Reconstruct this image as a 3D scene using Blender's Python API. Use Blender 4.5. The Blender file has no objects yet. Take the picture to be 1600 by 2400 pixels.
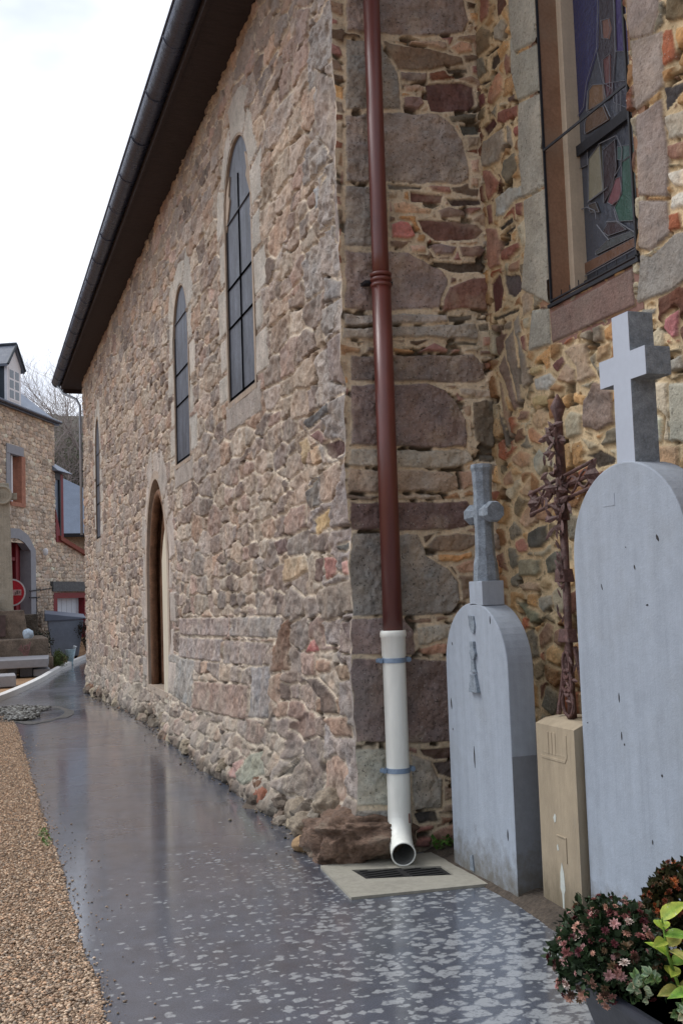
import bpy, bmesh, math, random
import numpy as np
from mathutils import Vector, Matrix, noise as mnoise

# ------------------------------------------------------------------ camera, sky, sun, exposure
sc = bpy.context.scene
COL = sc.collection
EYE = 1.45
FPX = 2450.0                                  # focal length in pixels of a 2400 px tall picture
cr = np.array([0.945, -0.325, -0.033]); cd = np.array([-0.006, 0.085, -0.996]); cf = np.array([0.327, 0.942, 0.078])
u_ = np.array([-1040., -31200., FPX]); u_ /= np.linalg.norm(u_)
hy = 1200 + (-(-45. - 800.) * u_[0] - FPX * u_[2]) / u_[1]
v_ = np.array([-845., hy - 1200., FPX]); v_ /= np.linalg.norm(v_)
r_ = np.cross(v_, u_); r_ /= np.linalg.norm(r_)
cam_d = bpy.data.cameras.new('camera'); cam = bpy.data.objects.new('camera', cam_d); COL.objects.link(cam)
cam_d.sensor_fit = 'VERTICAL'; cam_d.sensor_height = 36.0; cam_d.sensor_width = 36.0
cam_d.lens = 36.0 * FPX / 2400.0; cam_d.clip_start = 0.05; cam_d.clip_end = 2000
cam.matrix_world = Matrix(((r_[0], -r_[1], -r_[2], 0), (v_[0], -v_[1], -v_[2], 0), (u_[0], -u_[1], -u_[2], EYE), (0, 0, 0, 1)))
sc.camera = cam

SUN_EL, SUN_AZ = math.radians(52), math.radians(-48)      # azimuth from +Y towards +X (negative: to the left)
w = bpy.data.worlds.new('World'); sc.world = w; w.use_nodes = True
nt = w.node_tree; nt.nodes.clear()
def wn(t, **k):
    n = nt.nodes.new(t)
    for a, b in k.items(): setattr(n, a, b)
    return n
sky = wn('ShaderNodeTexSky', sky_type='NISHITA', sun_disc=False, sun_elevation=SUN_EL, sun_rotation=SUN_AZ)
tc = wn('ShaderNodeTexCoord'); nz = wn('ShaderNodeTexNoise'); nz.inputs['Scale'].default_value = 2.6; nz.inputs['Detail'].default_value = 5
mp = wn('ShaderNodeMapping'); mp.inputs['Scale'].default_value = (1, 1, 2.2)
rampc = wn('ShaderNodeValToRGB')               # cloud deck: brighter and darker billows
rampc.color_ramp.elements[0].position = 0.38; rampc.color_ramp.elements[0].color = (6.3, 7.0, 8.7, 1)
rampc.color_ramp.elements[1].position = 0.52; rampc.color_ramp.elements[1].color = (10.7, 11.1, 12.0, 1)
dotn = wn('ShaderNodeVectorMath', operation='DOT_PRODUCT'); dotn.inputs[1].default_value = (-0.42, 0.80, 0.30)
mr = wn('ShaderNodeMapRange', interpolation_type='SMOOTHSTEP'); mr.inputs[1].default_value = -0.75; mr.inputs[2].default_value = 0.75
mr.inputs[3].default_value = 0.42; mr.inputs[4].default_value = 1.0      # sky dimmed behind the camera, added to shade faces turned that way
mul = wn('ShaderNodeVectorMath', operation='SCALE')
mix = wn('ShaderNodeMix', data_type='RGBA'); mix.inputs[0].default_value = 0.9
bg = wn('ShaderNodeBackground'); bg.inputs['Strength'].default_value = 0.1; out = wn('ShaderNodeOutputWorld')
L = nt.links.new
L(tc.outputs['Generated'], mp.inputs[0]); L(mp.outputs[0], nz.inputs['Vector']); L(nz.outputs['Fac'], rampc.inputs[0])
L(tc.outputs['Generated'], dotn.inputs[0]); L(dotn.outputs['Value'], mr.inputs[0])
L(rampc.outputs[0], mul.inputs[0]); L(mr.outputs[0], mul.inputs['Scale'])
L(sky.outputs[0], mix.inputs[6]); L(mul.outputs[0], mix.inputs[7]); L(mix.outputs[2], bg.inputs['Color']); L(bg.outputs[0], out.inputs[0])
sd = bpy.data.lights.new('sun', 'SUN'); sd.energy = 1.7; sd.angle = math.radians(25); sd.color = (1.0, 0.985, 0.965)
sun = bpy.data.objects.new('sun', sd); COL.objects.link(sun)
sdir = Vector((math.sin(SUN_AZ) * math.cos(SUN_EL), math.cos(SUN_AZ) * math.cos(SUN_EL), math.sin(SUN_EL)))
sun.rotation_euler = (-sdir).to_track_quat('-Z', 'Y').to_euler(); sun.location = sdir * 60
sc.view_settings.view_transform = 'Standard'; sc.view_settings.look = 'None'; sc.view_settings.gamma = 1
sc.view_settings.use_curve_mapping = False; sc.view_settings.exposure = 0.26

# ------------------------------------------------------------------ helpers
def desat(c, k): g = sum(c) / 3; return tuple(x + (g - x) * k for x in c)
def lin(c):
    return tuple(((x / 255.) / 12.92 if x / 255. <= 0.04045 else ((x / 255. + 0.055) / 1.055) ** 2.4) for x in c)
def MAT(name, col, rough=0.7, ns=20, na=0.25, bump=0.3, bs=60, metal=0.0, spec=0.5, blotch=0.0, bcol=(90, 95, 85), bsc=3, attr=False, stretch=(1, 1, 1), gain=1.0, streak=0, splash=0, pits=0):
    """procedural surface: base colour (sRGB) broken up by noise, optional blotches of a second colour, fine bump"""
    m = bpy.data.materials.new(name); m.use_nodes = True; n = m.node_tree; P = n.nodes['Principled BSDF']; l = n.links.new
    def N(t, **k):
        o = n.nodes.new(t)
        for a, b in k.items(): setattr(o, a, b)
        return o
    tcn = N('ShaderNodeTexCoord'); mpn = N('ShaderNodeMapping'); mpn.inputs['Scale'].default_value = stretch
    l(tcn.outputs['Object'], mpn.inputs[0])
    def noi(scale, det=4, rgh=0.6, vec=None):
        o = N('ShaderNodeTexNoise'); o.inputs['Scale'].default_value = scale; o.inputs['Detail'].default_value = det; o.inputs['Roughness'].default_value = rgh
        l(vec or mpn.outputs[0], o.inputs['Vector']); return o
    if attr:
        a = N('ShaderNodeAttribute'); a.attribute_name = 'Col'; base = a.outputs['Color']; sp = a.outputs['Alpha']
    else:
        c = N('ShaderNodeRGB'); c.outputs[0].default_value = (*[x * gain for x in lin(col)], 1); base = c.outputs[0]; sp = None
    n1 = noi(ns); r1 = N('ShaderNodeMapRange'); r1.inputs[1].default_value = 0.25; r1.inputs[2].default_value = 0.75
    r1.inputs[3].default_value = 1 - na; r1.inputs[4].default_value = 1 + na; l(n1.outputs['Fac'], r1.inputs[0])
    n2 = noi(ns * 7, 2); r2 = N('ShaderNodeMapRange'); r2.inputs[1].default_value = 0.25; r2.inputs[2].default_value = 0.75
    r2.inputs[3].default_value = 1 - na * .7; r2.inputs[4].default_value = 1 + na * .7; l(n2.outputs['Fac'], r2.inputs[0])
    mm = N('ShaderNodeMath', operation='MULTIPLY'); l(r1.outputs[0], mm.inputs[0]); l(r2.outputs[0], mm.inputs[1])
    sc_ = N('ShaderNodeVectorMath', operation='SCALE'); l(base, sc_.inputs[0]); l(mm.outputs[0], sc_.inputs['Scale']); res = sc_.outputs[0]
    if blotch > 0:
        nb = noi(bsc, 6, 0.65); rb = N('ShaderNodeMapRange'); rb.inputs[1].default_value = 0.5; rb.inputs[2].default_value = 0.68; rb.inputs[4].default_value = blotch
        l(nb.outputs['Fac'], rb.inputs[0]); mx = N('ShaderNodeMix', data_type='RGBA'); l(rb.outputs[0], mx.inputs[0]); l(res, mx.inputs[6])
        mx.inputs[7].default_value = (*lin(bcol), 1); res = mx.outputs[2]
    if streak > 0:      # rain streaks: noise stretched along z
        ms = N('ShaderNodeMapping'); ms.inputs['Scale'].default_value = (14, 14, 0.7); l(tcn.outputs['Object'], ms.inputs[0])
        n3 = noi(1.0, 5, 0.7, ms.outputs[0]); r3 = N('ShaderNodeMapRange'); r3.inputs[1].default_value = 0.42; r3.inputs[2].default_value = 0.72
        r3.inputs[3].default_value = 1; r3.inputs[4].default_value = 1 - streak; l(n3.outputs['Fac'], r3.inputs[0])
        s3 = N('ShaderNodeVectorMath', operation='SCALE'); l(res, s3.inputs[0]); l(r3.outputs[0], s3.inputs['Scale']); res = s3.outputs[0]
    if pits > 0:        # small crumbled hollows
        np_ = noi(34, 7, 0.75); rp = N('ShaderNodeMapRange'); rp.inputs[1].default_value = 0.34; rp.inputs[2].default_value = 0.44; rp.inputs[3].default_value = 1 - pits; rp.inputs[4].default_value = 1
        l(np_.outputs['Fac'], rp.inputs[0]); sq = N('ShaderNodeVectorMath', operation='SCALE'); l(res, sq.inputs[0]); l(rp.outputs[0], sq.inputs['Scale']); res = sq.outputs[0]
    if splash > 0:      # soil splashed up from the ground
        sz_ = N('ShaderNodeSeparateXYZ'); l(tcn.outputs['Object'], sz_.inputs[0]); ns_ = noi(16, 6, 0.7); ad = N('ShaderNodeMath', operation='MULTIPLY_ADD'); l(ns_.outputs['Fac'], ad.inputs[0]); ad.inputs[1].default_value = -0.5; l(sz_.outputs[2], ad.inputs[2])
        rs_ = N('ShaderNodeMapRange'); rs_.inputs[1].default_value = -0.02; rs_.inputs[2].default_value = -0.24; rs_.inputs[4].default_value = splash; l(ad.outputs[0], rs_.inputs[0])
        mx = N('ShaderNodeMix', data_type='RGBA'); l(rs_.outputs[0], mx.inputs[0]); l(res, mx.inputs[6]); mx.inputs[7].default_value = (*lin((92, 84, 66)), 1); res = mx.outputs[2]
    if sp is not None:  # mineral flecks of the granite blocks, pale and dark
        for (sz, thr, colr, k) in ((95, 0.66, (0.55, 0.52, 0.48, 1), 0.75), (70, 0.64, (0.03, 0.028, 0.026, 1), 0.7)):
            nf = noi(sz, 2, 0.5); rf = N('ShaderNodeMapRange'); rf.inputs[1].default_value = thr; rf.inputs[2].default_value = thr + 0.05; rf.inputs[4].default_value = k
            mpn2 = N('ShaderNodeMapping'); mpn2.inputs['Location'].default_value = (sz, thr * 50, 3); l(tcn.outputs['Object'], mpn2.inputs[0]); l(mpn2.outputs[0], nf.inputs['Vector'])
            l(nf.outputs['Fac'], rf.inputs[0]); m3 = N('ShaderNodeMath', operation='MULTIPLY'); l(rf.outputs[0], m3.inputs[0]); l(sp, m3.inputs[1])
            mx = N('ShaderNodeMix', data_type='RGBA'); l(m3.outputs[0], mx.inputs[0]); l(res, mx.inputs[6]); mx.inputs[7].default_value = colr; res = mx.outputs[2]
    l(res, P.inputs['Base Color'])
    nr = noi(ns * 1.7, 3); rr = N('ShaderNodeMapRange'); rr.inputs[3].default_value = max(0.02, rough - 0.12); rr.inputs[4].default_value = min(1, rough + 0.12)
    l(nr.outputs['Fac'], rr.inputs[0]); l(rr.outputs[0], P.inputs['Roughness'])
    P.inputs['Metallic'].default_value = metal; P.inputs['Specular IOR Level'].default_value = spec
    if bump > 0:
        nb1 = noi(bs, 6, 0.7); b1 = N('ShaderNodeBump'); b1.inputs['Strength'].default_value = bump; b1.inputs['Distance'].default_value = 0.6 / bs
        l(nb1.outputs['Fac'], b1.inputs['Height']); l(b1.outputs[0], P.inputs['Normal'])
    return m

def obj(name, verts, faces, mat, parent=None, loc=None, smooth=False, colors=None, mats=None, midx=None):
    me = bpy.data.meshes.new(name)
    if isinstance(faces, np.ndarray):
        k = faces.shape[1]; me.vertices.add(len(verts)); me.vertices.foreach_set('co', np.asarray(verts, dtype=np.float32).ravel())
        me.loops.add(faces.size); me.loops.foreach_set('vertex_index', faces.astype(np.int32).ravel())
        me.polygons.add(len(faces)); me.polygons.foreach_set('loop_start', np.arange(len(faces), dtype=np.int32) * k)
        me.polygons.foreach_set('loop_total', np.full(len(faces), k, dtype=np.int32)); me.update(calc_edges=True)
    else:
        me.from_pydata([tuple(map(float, v)) for v in verts], [], faces); me.update()
    if smooth: me.polygons.foreach_set('use_smooth', np.ones(len(me.polygons), dtype=bool))
    if colors is not None:
        at = me.color_attributes.new('Col', 'FLOAT_COLOR', 'POINT'); at.data.foreach_set('color', np.asarray(colors, dtype=np.float32).ravel())
    for mt in (mats or [mat]): me.materials.append(mt)
    if midx is not None: me.polygons.foreach_set('material_index', np.asarray(midx, dtype=np.int32))
    o = bpy.data.objects.new(name, me); COL.objects.link(o)
    if parent is not None:
        o.parent = parent                                     # vertices are written in world metres; parts sit at the world origin
        if parent.parent is None: o.matrix_parent_inverse = Matrix.Translation(-parent.location)
    elif loc is not None:
        me.transform(Matrix.Translation(-Vector(loc))); o.location = loc
    return o
def thing(name, label, cat, loc, group=None):
    o = bpy.data.objects.new(name, None); COL.objects.link(o); o.location = loc; o.empty_display_size = 0.1
    o['label'] = label; o['category'] = cat
    if group: o['group'] = group
    return o
def tag(o, label, cat, group=None):
    o['label'] = label; o['category'] = cat
    if group: o['group'] = group
    return o
def kind(o, k): o['kind'] = k; return o

class MB:
    """collects shapes into one mesh"""
    def __init__(s): s.v = []; s.f = []; s.m = []; s.c = []; s.mi = 0; s.col = (1, 1, 1)
    def add(s, vs, fs):
        b = len(s.v); s.v += [tuple(v) for v in vs]; s.f += [tuple(i + b for i in f) for f in fs]; s.m += [s.mi] * len(fs); s.c += [(*s.col, 0)] * len(vs); return s
    def hexa(s, p):   # 8 points: bottom 4 ccw, top 4 ccw
        return s.add(p, [(3, 2, 1, 0), (4, 5, 6, 7), (0, 1, 5, 4), (1, 2, 6, 5), (2, 3, 7, 6), (3, 0, 4, 7)])
    def box(s, x0, x1, y0, y1, z0, z1, R=None, c=0):
        p = [(x0, y0, z0), (x1, y0, z0), (x1, y1, z0), (x0, y1, z0), (x0, y0, z1), (x1, y0, z1), (x1, y1, z1), (x0, y1, z1)]
        return s.hexa(p)
    def cbox(s, x0, x1, y0, y1, z0, z1, c=0.01):   # box with chamfered edges
        bm = bmesh.new(); bmesh.ops.create_cube(bm, size=1)
        for v in bm.verts: v.co = Vector(((x0 + x1) / 2 + v.co.x * (x1 - x0), (y0 + y1) / 2 + v.co.y * (y1 - y0), (z0 + z1) / 2 + v.co.z * (z1 - z0)))
        bmesh.ops.bevel(bm, geom=bm.edges[:], offset=c, segments=2, affect='EDGES', profile=0.5)
        return s.bm(bm)
    def bm(s, bm):
        bm.verts.index_update(); s.add([v.co.copy() for v in bm.verts], [tuple(v.index for v in f.verts) for f in bm.faces]); bm.free(); return s
    def tube(s, pts, rad, n=10, cap=True):
        pts = [Vector(p) for p in pts]; rad = rad if isinstance(rad, (list, tuple)) else [rad] * len(pts)
        vs = []; prev = None; pt = None
        for i, p in enumerate(pts):
            t = (pts[min(i + 1, len(pts) - 1)] - pts[max(i - 1, 0)]).normalized()
            if pt is not None and t.dot(pt) < 0: t = -t
            pt = t
            a = prev if prev is not None else (Vector((0, 0, 1)) if abs(t.z) < 0.9 else Vector((1, 0, 0)))
            x = (a - t * a.dot(t)).normalized(); y = t.cross(x); prev = x
            for k in range(n):
                an = 2 * math.pi * k / n; vs.append(p + (x * math.cos(an) + y * math.sin(an)) * rad[i])
        fs = [(i * n + k, i * n + (k + 1) % n, (i + 1) * n + (k + 1) % n, (i + 1) * n + k) for i in range(len(pts) - 1) for k in range(n)]
        if cap: fs += [tuple(range(n - 1, -1, -1)), tuple(range((len(pts) - 1) * n, len(pts) * n))]
        return s.add(vs, fs)
    def prism(s, poly, a0, a1, axis='x'):
        """2-D outline (list of pairs) extruded along an axis: for x the pairs are (y,z), for y (x,z), for z (x,y)"""
        n = len(poly); mk = {'x': lambda p, a: (a, p[0], p[1]), 'y': lambda p, a: (p[0], a, p[1]), 'z': lambda p, a: (p[0], p[1], a)}[axis]
        vs = [mk(p, a0) for p in poly] + [mk(p, a1) for p in poly]
        return s.add(vs, [tuple(range(n)), tuple(range(2 * n - 1, n - 1, -1))] + [(i, n + i, n + (i + 1) % n, (i + 1) % n) for i in range(n)])
    def build(s, name, mat, parent=None, loc=None, smooth=False, colors=False, mats=None, bevel=0):
        o = obj(name, s.v, s.f, mat, parent, loc, smooth, s.c if colors else None, mats, s.m if mats else None)
        bm = bmesh.new(); bm.from_mesh(o.data); bmesh.ops.recalc_face_normals(bm, faces=bm.faces); 
        if bevel: bmesh.ops.bevel(bm, geom=[e for e in bm.edges if e.is_manifold and e.calc_face_angle(0) > 0.6], offset=bevel, segments=2, affect='EDGES', profile=0.6)
        bm.to_mesh(o.data); bm.free()
        return o
def rock(seed, c, size, amp=0.25, sub=3, boxy=1.0, fr=1.6):
    bm = bmesh.new(); bmesh.ops.create_icosphere(bm, subdivisions=sub, radius=1)
    for v in bm.verts:
        p = v.co.copy(); q = Vector([math.copysign(abs(a) ** boxy, a) for a in p])
        q = q / max(0.6, q.length) if boxy == 1 else q
        d = 1 + amp * mnoise.fractal(p * fr + Vector((seed * 7.1, seed * 3.3, 0)), 1.0, 2.0, 4) + amp * .35 * mnoise.noise(p * fr * 5 + Vector((seed, 0, 0)))
        v.co = Vector((c[0] + q.x * size[0] * d, c[1] + q.y * size[1] * d, c[2] + q.z * size[2] * d))
    return bm
# numpy noise -------------------------------------------------------
def h2(ix, iy, seed):
    a = (ix.astype(np.int64) * 374761393 + iy.astype(np.int64) * 668265263 + seed * 982451653) & 0xffffffff
    a = ((a ^ (a >> 13)) * 1274126177) & 0xffffffff; a = ((a ^ (a >> 16)) * 2246822519) & 0xffffffff; a ^= a >> 15
    return (a & 0xffffff) / float(0xffffff)
def vn(x, y, seed=0):
    ix = np.floor(x); iy = np.floor(y); fx = x - ix; fy = y - iy; fx = fx * fx * (3 - 2 * fx); fy = fy * fy * (3 - 2 * fy)
    a = h2(ix, iy, seed); b = h2(ix + 1, iy, seed); c = h2(ix, iy + 1, seed); d = h2(ix + 1, iy + 1, seed)
    return (a * (1 - fx) + b * fx) * (1 - fy) + (c * (1 - fx) + d * fx) * fy
def fbm(x, y, seed=0, o=4):
    s = 0; a = 0.5
    for k in range(o): s = s + a * vn(x * 2 ** k + 17.3 * k, y * 2 ** k - 9.1 * k, seed + k); a *= 0.5
    return s - 0.5 * (1 - 0.5 ** o)       # about zero
def ss(e0, e1, x): t = np.clip((x - e0) / (e1 - e0), 0, 1); return t * t * (3 - 2 * t)
def ground_z(x, y):
    y = np.asarray(y, dtype=float)
    return 0.0 - 0.26 * ss(13, 21, y) + 0.62 * ss(33.5, 38, y)
# masonry traced as metres on each wall plane: (colour, kind, outline)
RET=[
((105,88,82),2,[2.292,5.059,2.793,5.142,2.854,4.939,2.808,4.853,2.53,4.791,2.281,4.767,2.052,4.752,2.062,5.021]),
((140,112,88),0,[2.454,4.748,2.693,4.776,2.698,4.731,2.566,4.693,2.458,4.697]),
((150,105,70),0,[2.727,4.748,2.777,4.789,2.861,4.781,2.866,4.742,2.774,4.716]),
((100,75,50),0,[2.279,4.722,2.392,4.706,2.567,4.712,2.787,4.691,2.799,4.654,2.687,4.625,2.561,4.575,2.373,4.562,2.321,4.6]),
((70,58,42),0,[2.686,4.612,2.826,4.631,2.831,4.603,2.699,4.588]),
((105,85,78),0,[2.385,4.545,2.561,4.562,2.552,4.516,2.436,4.49,2.384,4.506]),
((150,115,85),0,[2.409,4.477,2.537,4.491,2.529,4.448,2.421,4.434]),
((82,45,42),0,[2.551,4.496,2.793,4.538,2.869,4.519,2.871,4.414,2.827,4.363,2.578,4.332,2.554,4.413]),
((110,80,78),0,[2.399,4.387,2.514,4.408,2.532,4.371,2.483,4.327,2.403,4.323]),
((105,100,92),2,[2.05,4.701,2.259,4.713,2.365,4.542,2.376,4.313,2.035,4.271]),
((78,75,62),0,[2.693,4.314,2.882,4.353,2.866,4.309,2.712,4.277]),
((60,65,60),0,[2.767,4.264,2.878,4.274,2.89,4.22,2.792,4.202]),
((112,98,90),2,[2.288,4.277,2.618,4.32,2.712,4.264,2.776,4.168,2.805,4.042,2.806,3.926,2.75,3.894,2.278,3.854,2.019,3.834,2.034,4.233]),
((125,110,92),0,[2.812,4.192,2.889,4.201,2.884,4.148,2.816,4.131]),
((150,105,75),0,[2.826,4.051,2.885,4.063,2.878,3.978,2.83,3.98]),
((150,110,75),0,[2.821,3.94,2.874,3.943,2.867,3.893,2.821,3.891]),
((60,60,60),0,[2.278,3.841,2.357,3.852,2.503,3.851,2.489,3.837,2.29,3.817]),
((125,65,50),0,[2.537,3.863,2.68,3.868,2.685,3.83,2.569,3.826]),
((92,45,35),0,[2.428,3.812,2.637,3.813,2.621,3.767,2.432,3.752]),
((55,38,35),0,[2.663,3.796,2.877,3.81,2.88,3.778,2.689,3.758]),
((170,120,65),0,[2.306,3.731,2.379,3.751,2.484,3.722,2.551,3.72,2.543,3.69,2.403,3.684,2.311,3.682]),
((95,65,60),0,[2.598,3.714,2.661,3.745,2.756,3.735,2.785,3.699,2.617,3.671]),
((165,65,60),0,[2.288,3.598,2.348,3.631,2.4,3.621,2.437,3.548,2.41,3.527,2.291,3.524]),
((92,50,38),0,[2.461,3.645,2.671,3.663,2.862,3.648,2.895,3.612,2.844,3.563,2.57,3.528,2.492,3.578]),
((110,85,82),0,[2.528,3.493,2.61,3.512,2.697,3.5,2.681,3.448,2.566,3.446]),
((105,75,62),0,[2.718,3.502,2.87,3.52,2.899,3.49,2.867,3.449,2.743,3.446]),
((160,120,95),0,[2.401,3.483,2.501,3.491,2.506,3.454,2.42,3.453]),
((62,50,38),0,[2.544,3.404,2.645,3.401,2.879,3.416,2.9,3.395,2.876,3.357,2.67,3.346,2.576,3.371]),
((110,90,85),2,[2.288,3.437,2.393,3.439,2.602,3.348,2.66,3.276,2.595,3.184,2.579,3.12,2.281,3.09,1.993,3.08,2.005,3.421]),
((95,65,50),0,[2.661,3.308,2.695,3.304,2.686,3.265,2.66,3.27]),
((105,60,45),0,[2.652,3.25,2.819,3.318,2.9,3.325,2.9,3.127,2.727,3.123,2.598,3.103,2.608,3.172]),
((120,112,105),2,[1.991,3.049,2.617,3.079,2.629,3.036,2.454,3.001,1.989,2.983]),
((70,62,50),0,[2.637,3.074,2.787,3.088,2.786,3.057,2.642,3.036]),
((75,65,48),0,[2.833,3.034,2.9,3.045,2.9,3.0,2.838,2.996]),
((55,40,30),0,[2.828,3.078,2.9,3.079,2.9,3.066,2.827,3.062]),
((115,108,98),2,[1.988,2.965,2.805,3.033,2.83,2.983,2.8,2.919,2.504,2.942,1.986,2.904]),
((150,85,60),0,[2.857,2.959,2.9,2.963,2.9,2.909,2.854,2.906]),
((95,60,42),0,[2.832,2.87,2.9,2.874,2.9,2.851,2.831,2.847]),
((68,62,45),0,[2.651,2.927,2.821,2.926,2.813,2.909,2.65,2.902]),
((105,98,92),2,[2.018,3.809,2.264,3.827,2.263,3.472,2.006,3.452]),
((95,80,74),2,[2.017,2.809,2.784,2.847,2.847,2.795,2.859,2.706,2.798,2.68,2.479,2.673,2.012,2.666]),
((98,78,75),2,[2.011,2.638,2.479,2.659,2.593,2.628,2.674,2.543,2.712,2.456,2.729,2.349,2.715,2.29,2.463,2.287,1.998,2.289]),
((130,115,98),0,[2.678,2.646,2.9,2.639,2.9,2.584,2.794,2.596,2.698,2.612]),
((82,68,48),1,[2.771,2.565,2.9,2.574,2.9,2.501,2.9,2.303,2.887,2.288,2.781,2.33,2.771,2.448]),
((125,118,102),1,[1.997,2.266,2.725,2.271,2.765,2.213,2.646,2.163,1.994,2.168]),
((62,62,56),0,[2.799,2.248,2.9,2.244,2.9,2.205,2.807,2.209]),
((125,105,85),1,[1.993,2.149,2.519,2.148,2.644,2.12,2.651,2.048,2.566,2.019,1.988,2.023]),
((145,105,75),0,[2.666,2.144,2.741,2.155,2.747,2.067,2.682,2.038]),
((130,115,95),0,[2.267,2.009,2.534,2.014,2.554,1.985,2.265,1.972]),
((88,62,60),2,[1.986,1.963,2.511,1.966,2.7,1.971,2.751,1.922,2.746,1.826,2.598,1.803,1.981,1.806]),
((100,80,60),0,[2.438,1.715,2.492,1.762,2.628,1.779,2.744,1.768,2.751,1.71,2.644,1.669,2.468,1.682]),
((140,95,60),0,[2.609,1.589,2.737,1.634,2.778,1.604,2.775,1.537,2.638,1.54]),
((110,85,60),0,[2.627,1.531,2.732,1.533,2.726,1.405,2.642,1.398]),
((100,96,90),2,[1.98,1.787,2.38,1.782,2.435,1.649,2.556,1.58,2.625,1.493,2.631,1.389,2.576,1.32,2.421,1.312,1.976,1.329]),
((130,128,115),1,[2.357,1.24,2.584,1.264,2.57,1.194,2.465,1.152,2.362,1.133]),
((150,95,60),0,[2.362,1.12,2.444,1.143,2.537,1.144,2.534,1.083,2.381,1.095]),
((95,75,72),2,[1.976,1.085,2.29,1.077,2.553,1.04,2.532,0.591,2.28,0.601,1.976,0.628]),
((110,88,85),2,[1.976,1.311,2.279,1.299,2.326,1.232,2.341,1.093,1.976,1.112]),
((70,45,38),0,[2.348,0.56,2.572,0.556,2.568,0.482,2.386,0.506]),
((125,118,105),2,[2.287,0.537,2.416,0.49,2.472,0.376,2.465,0.221,2.284,0.23]),
((120,122,108),2,[1.976,0.591,2.131,0.581,2.267,0.539,2.266,0.259,1.976,0.291]),
((70,58,55),0,[2.425,0.48,2.568,0.478,2.563,0.368,2.453,0.414]),
((50,50,50),0,[2.284,0.212,2.424,0.207,2.441,0.151,2.311,0.155]),
((140,85,60),0,[2.398,0.092,2.563,0.139,2.556,-0.006,2.415,0.0]),
((100,96,88),1,[1.976,0.265,2.264,0.223,2.27,0.123,1.976,0.15]),
]
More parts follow.
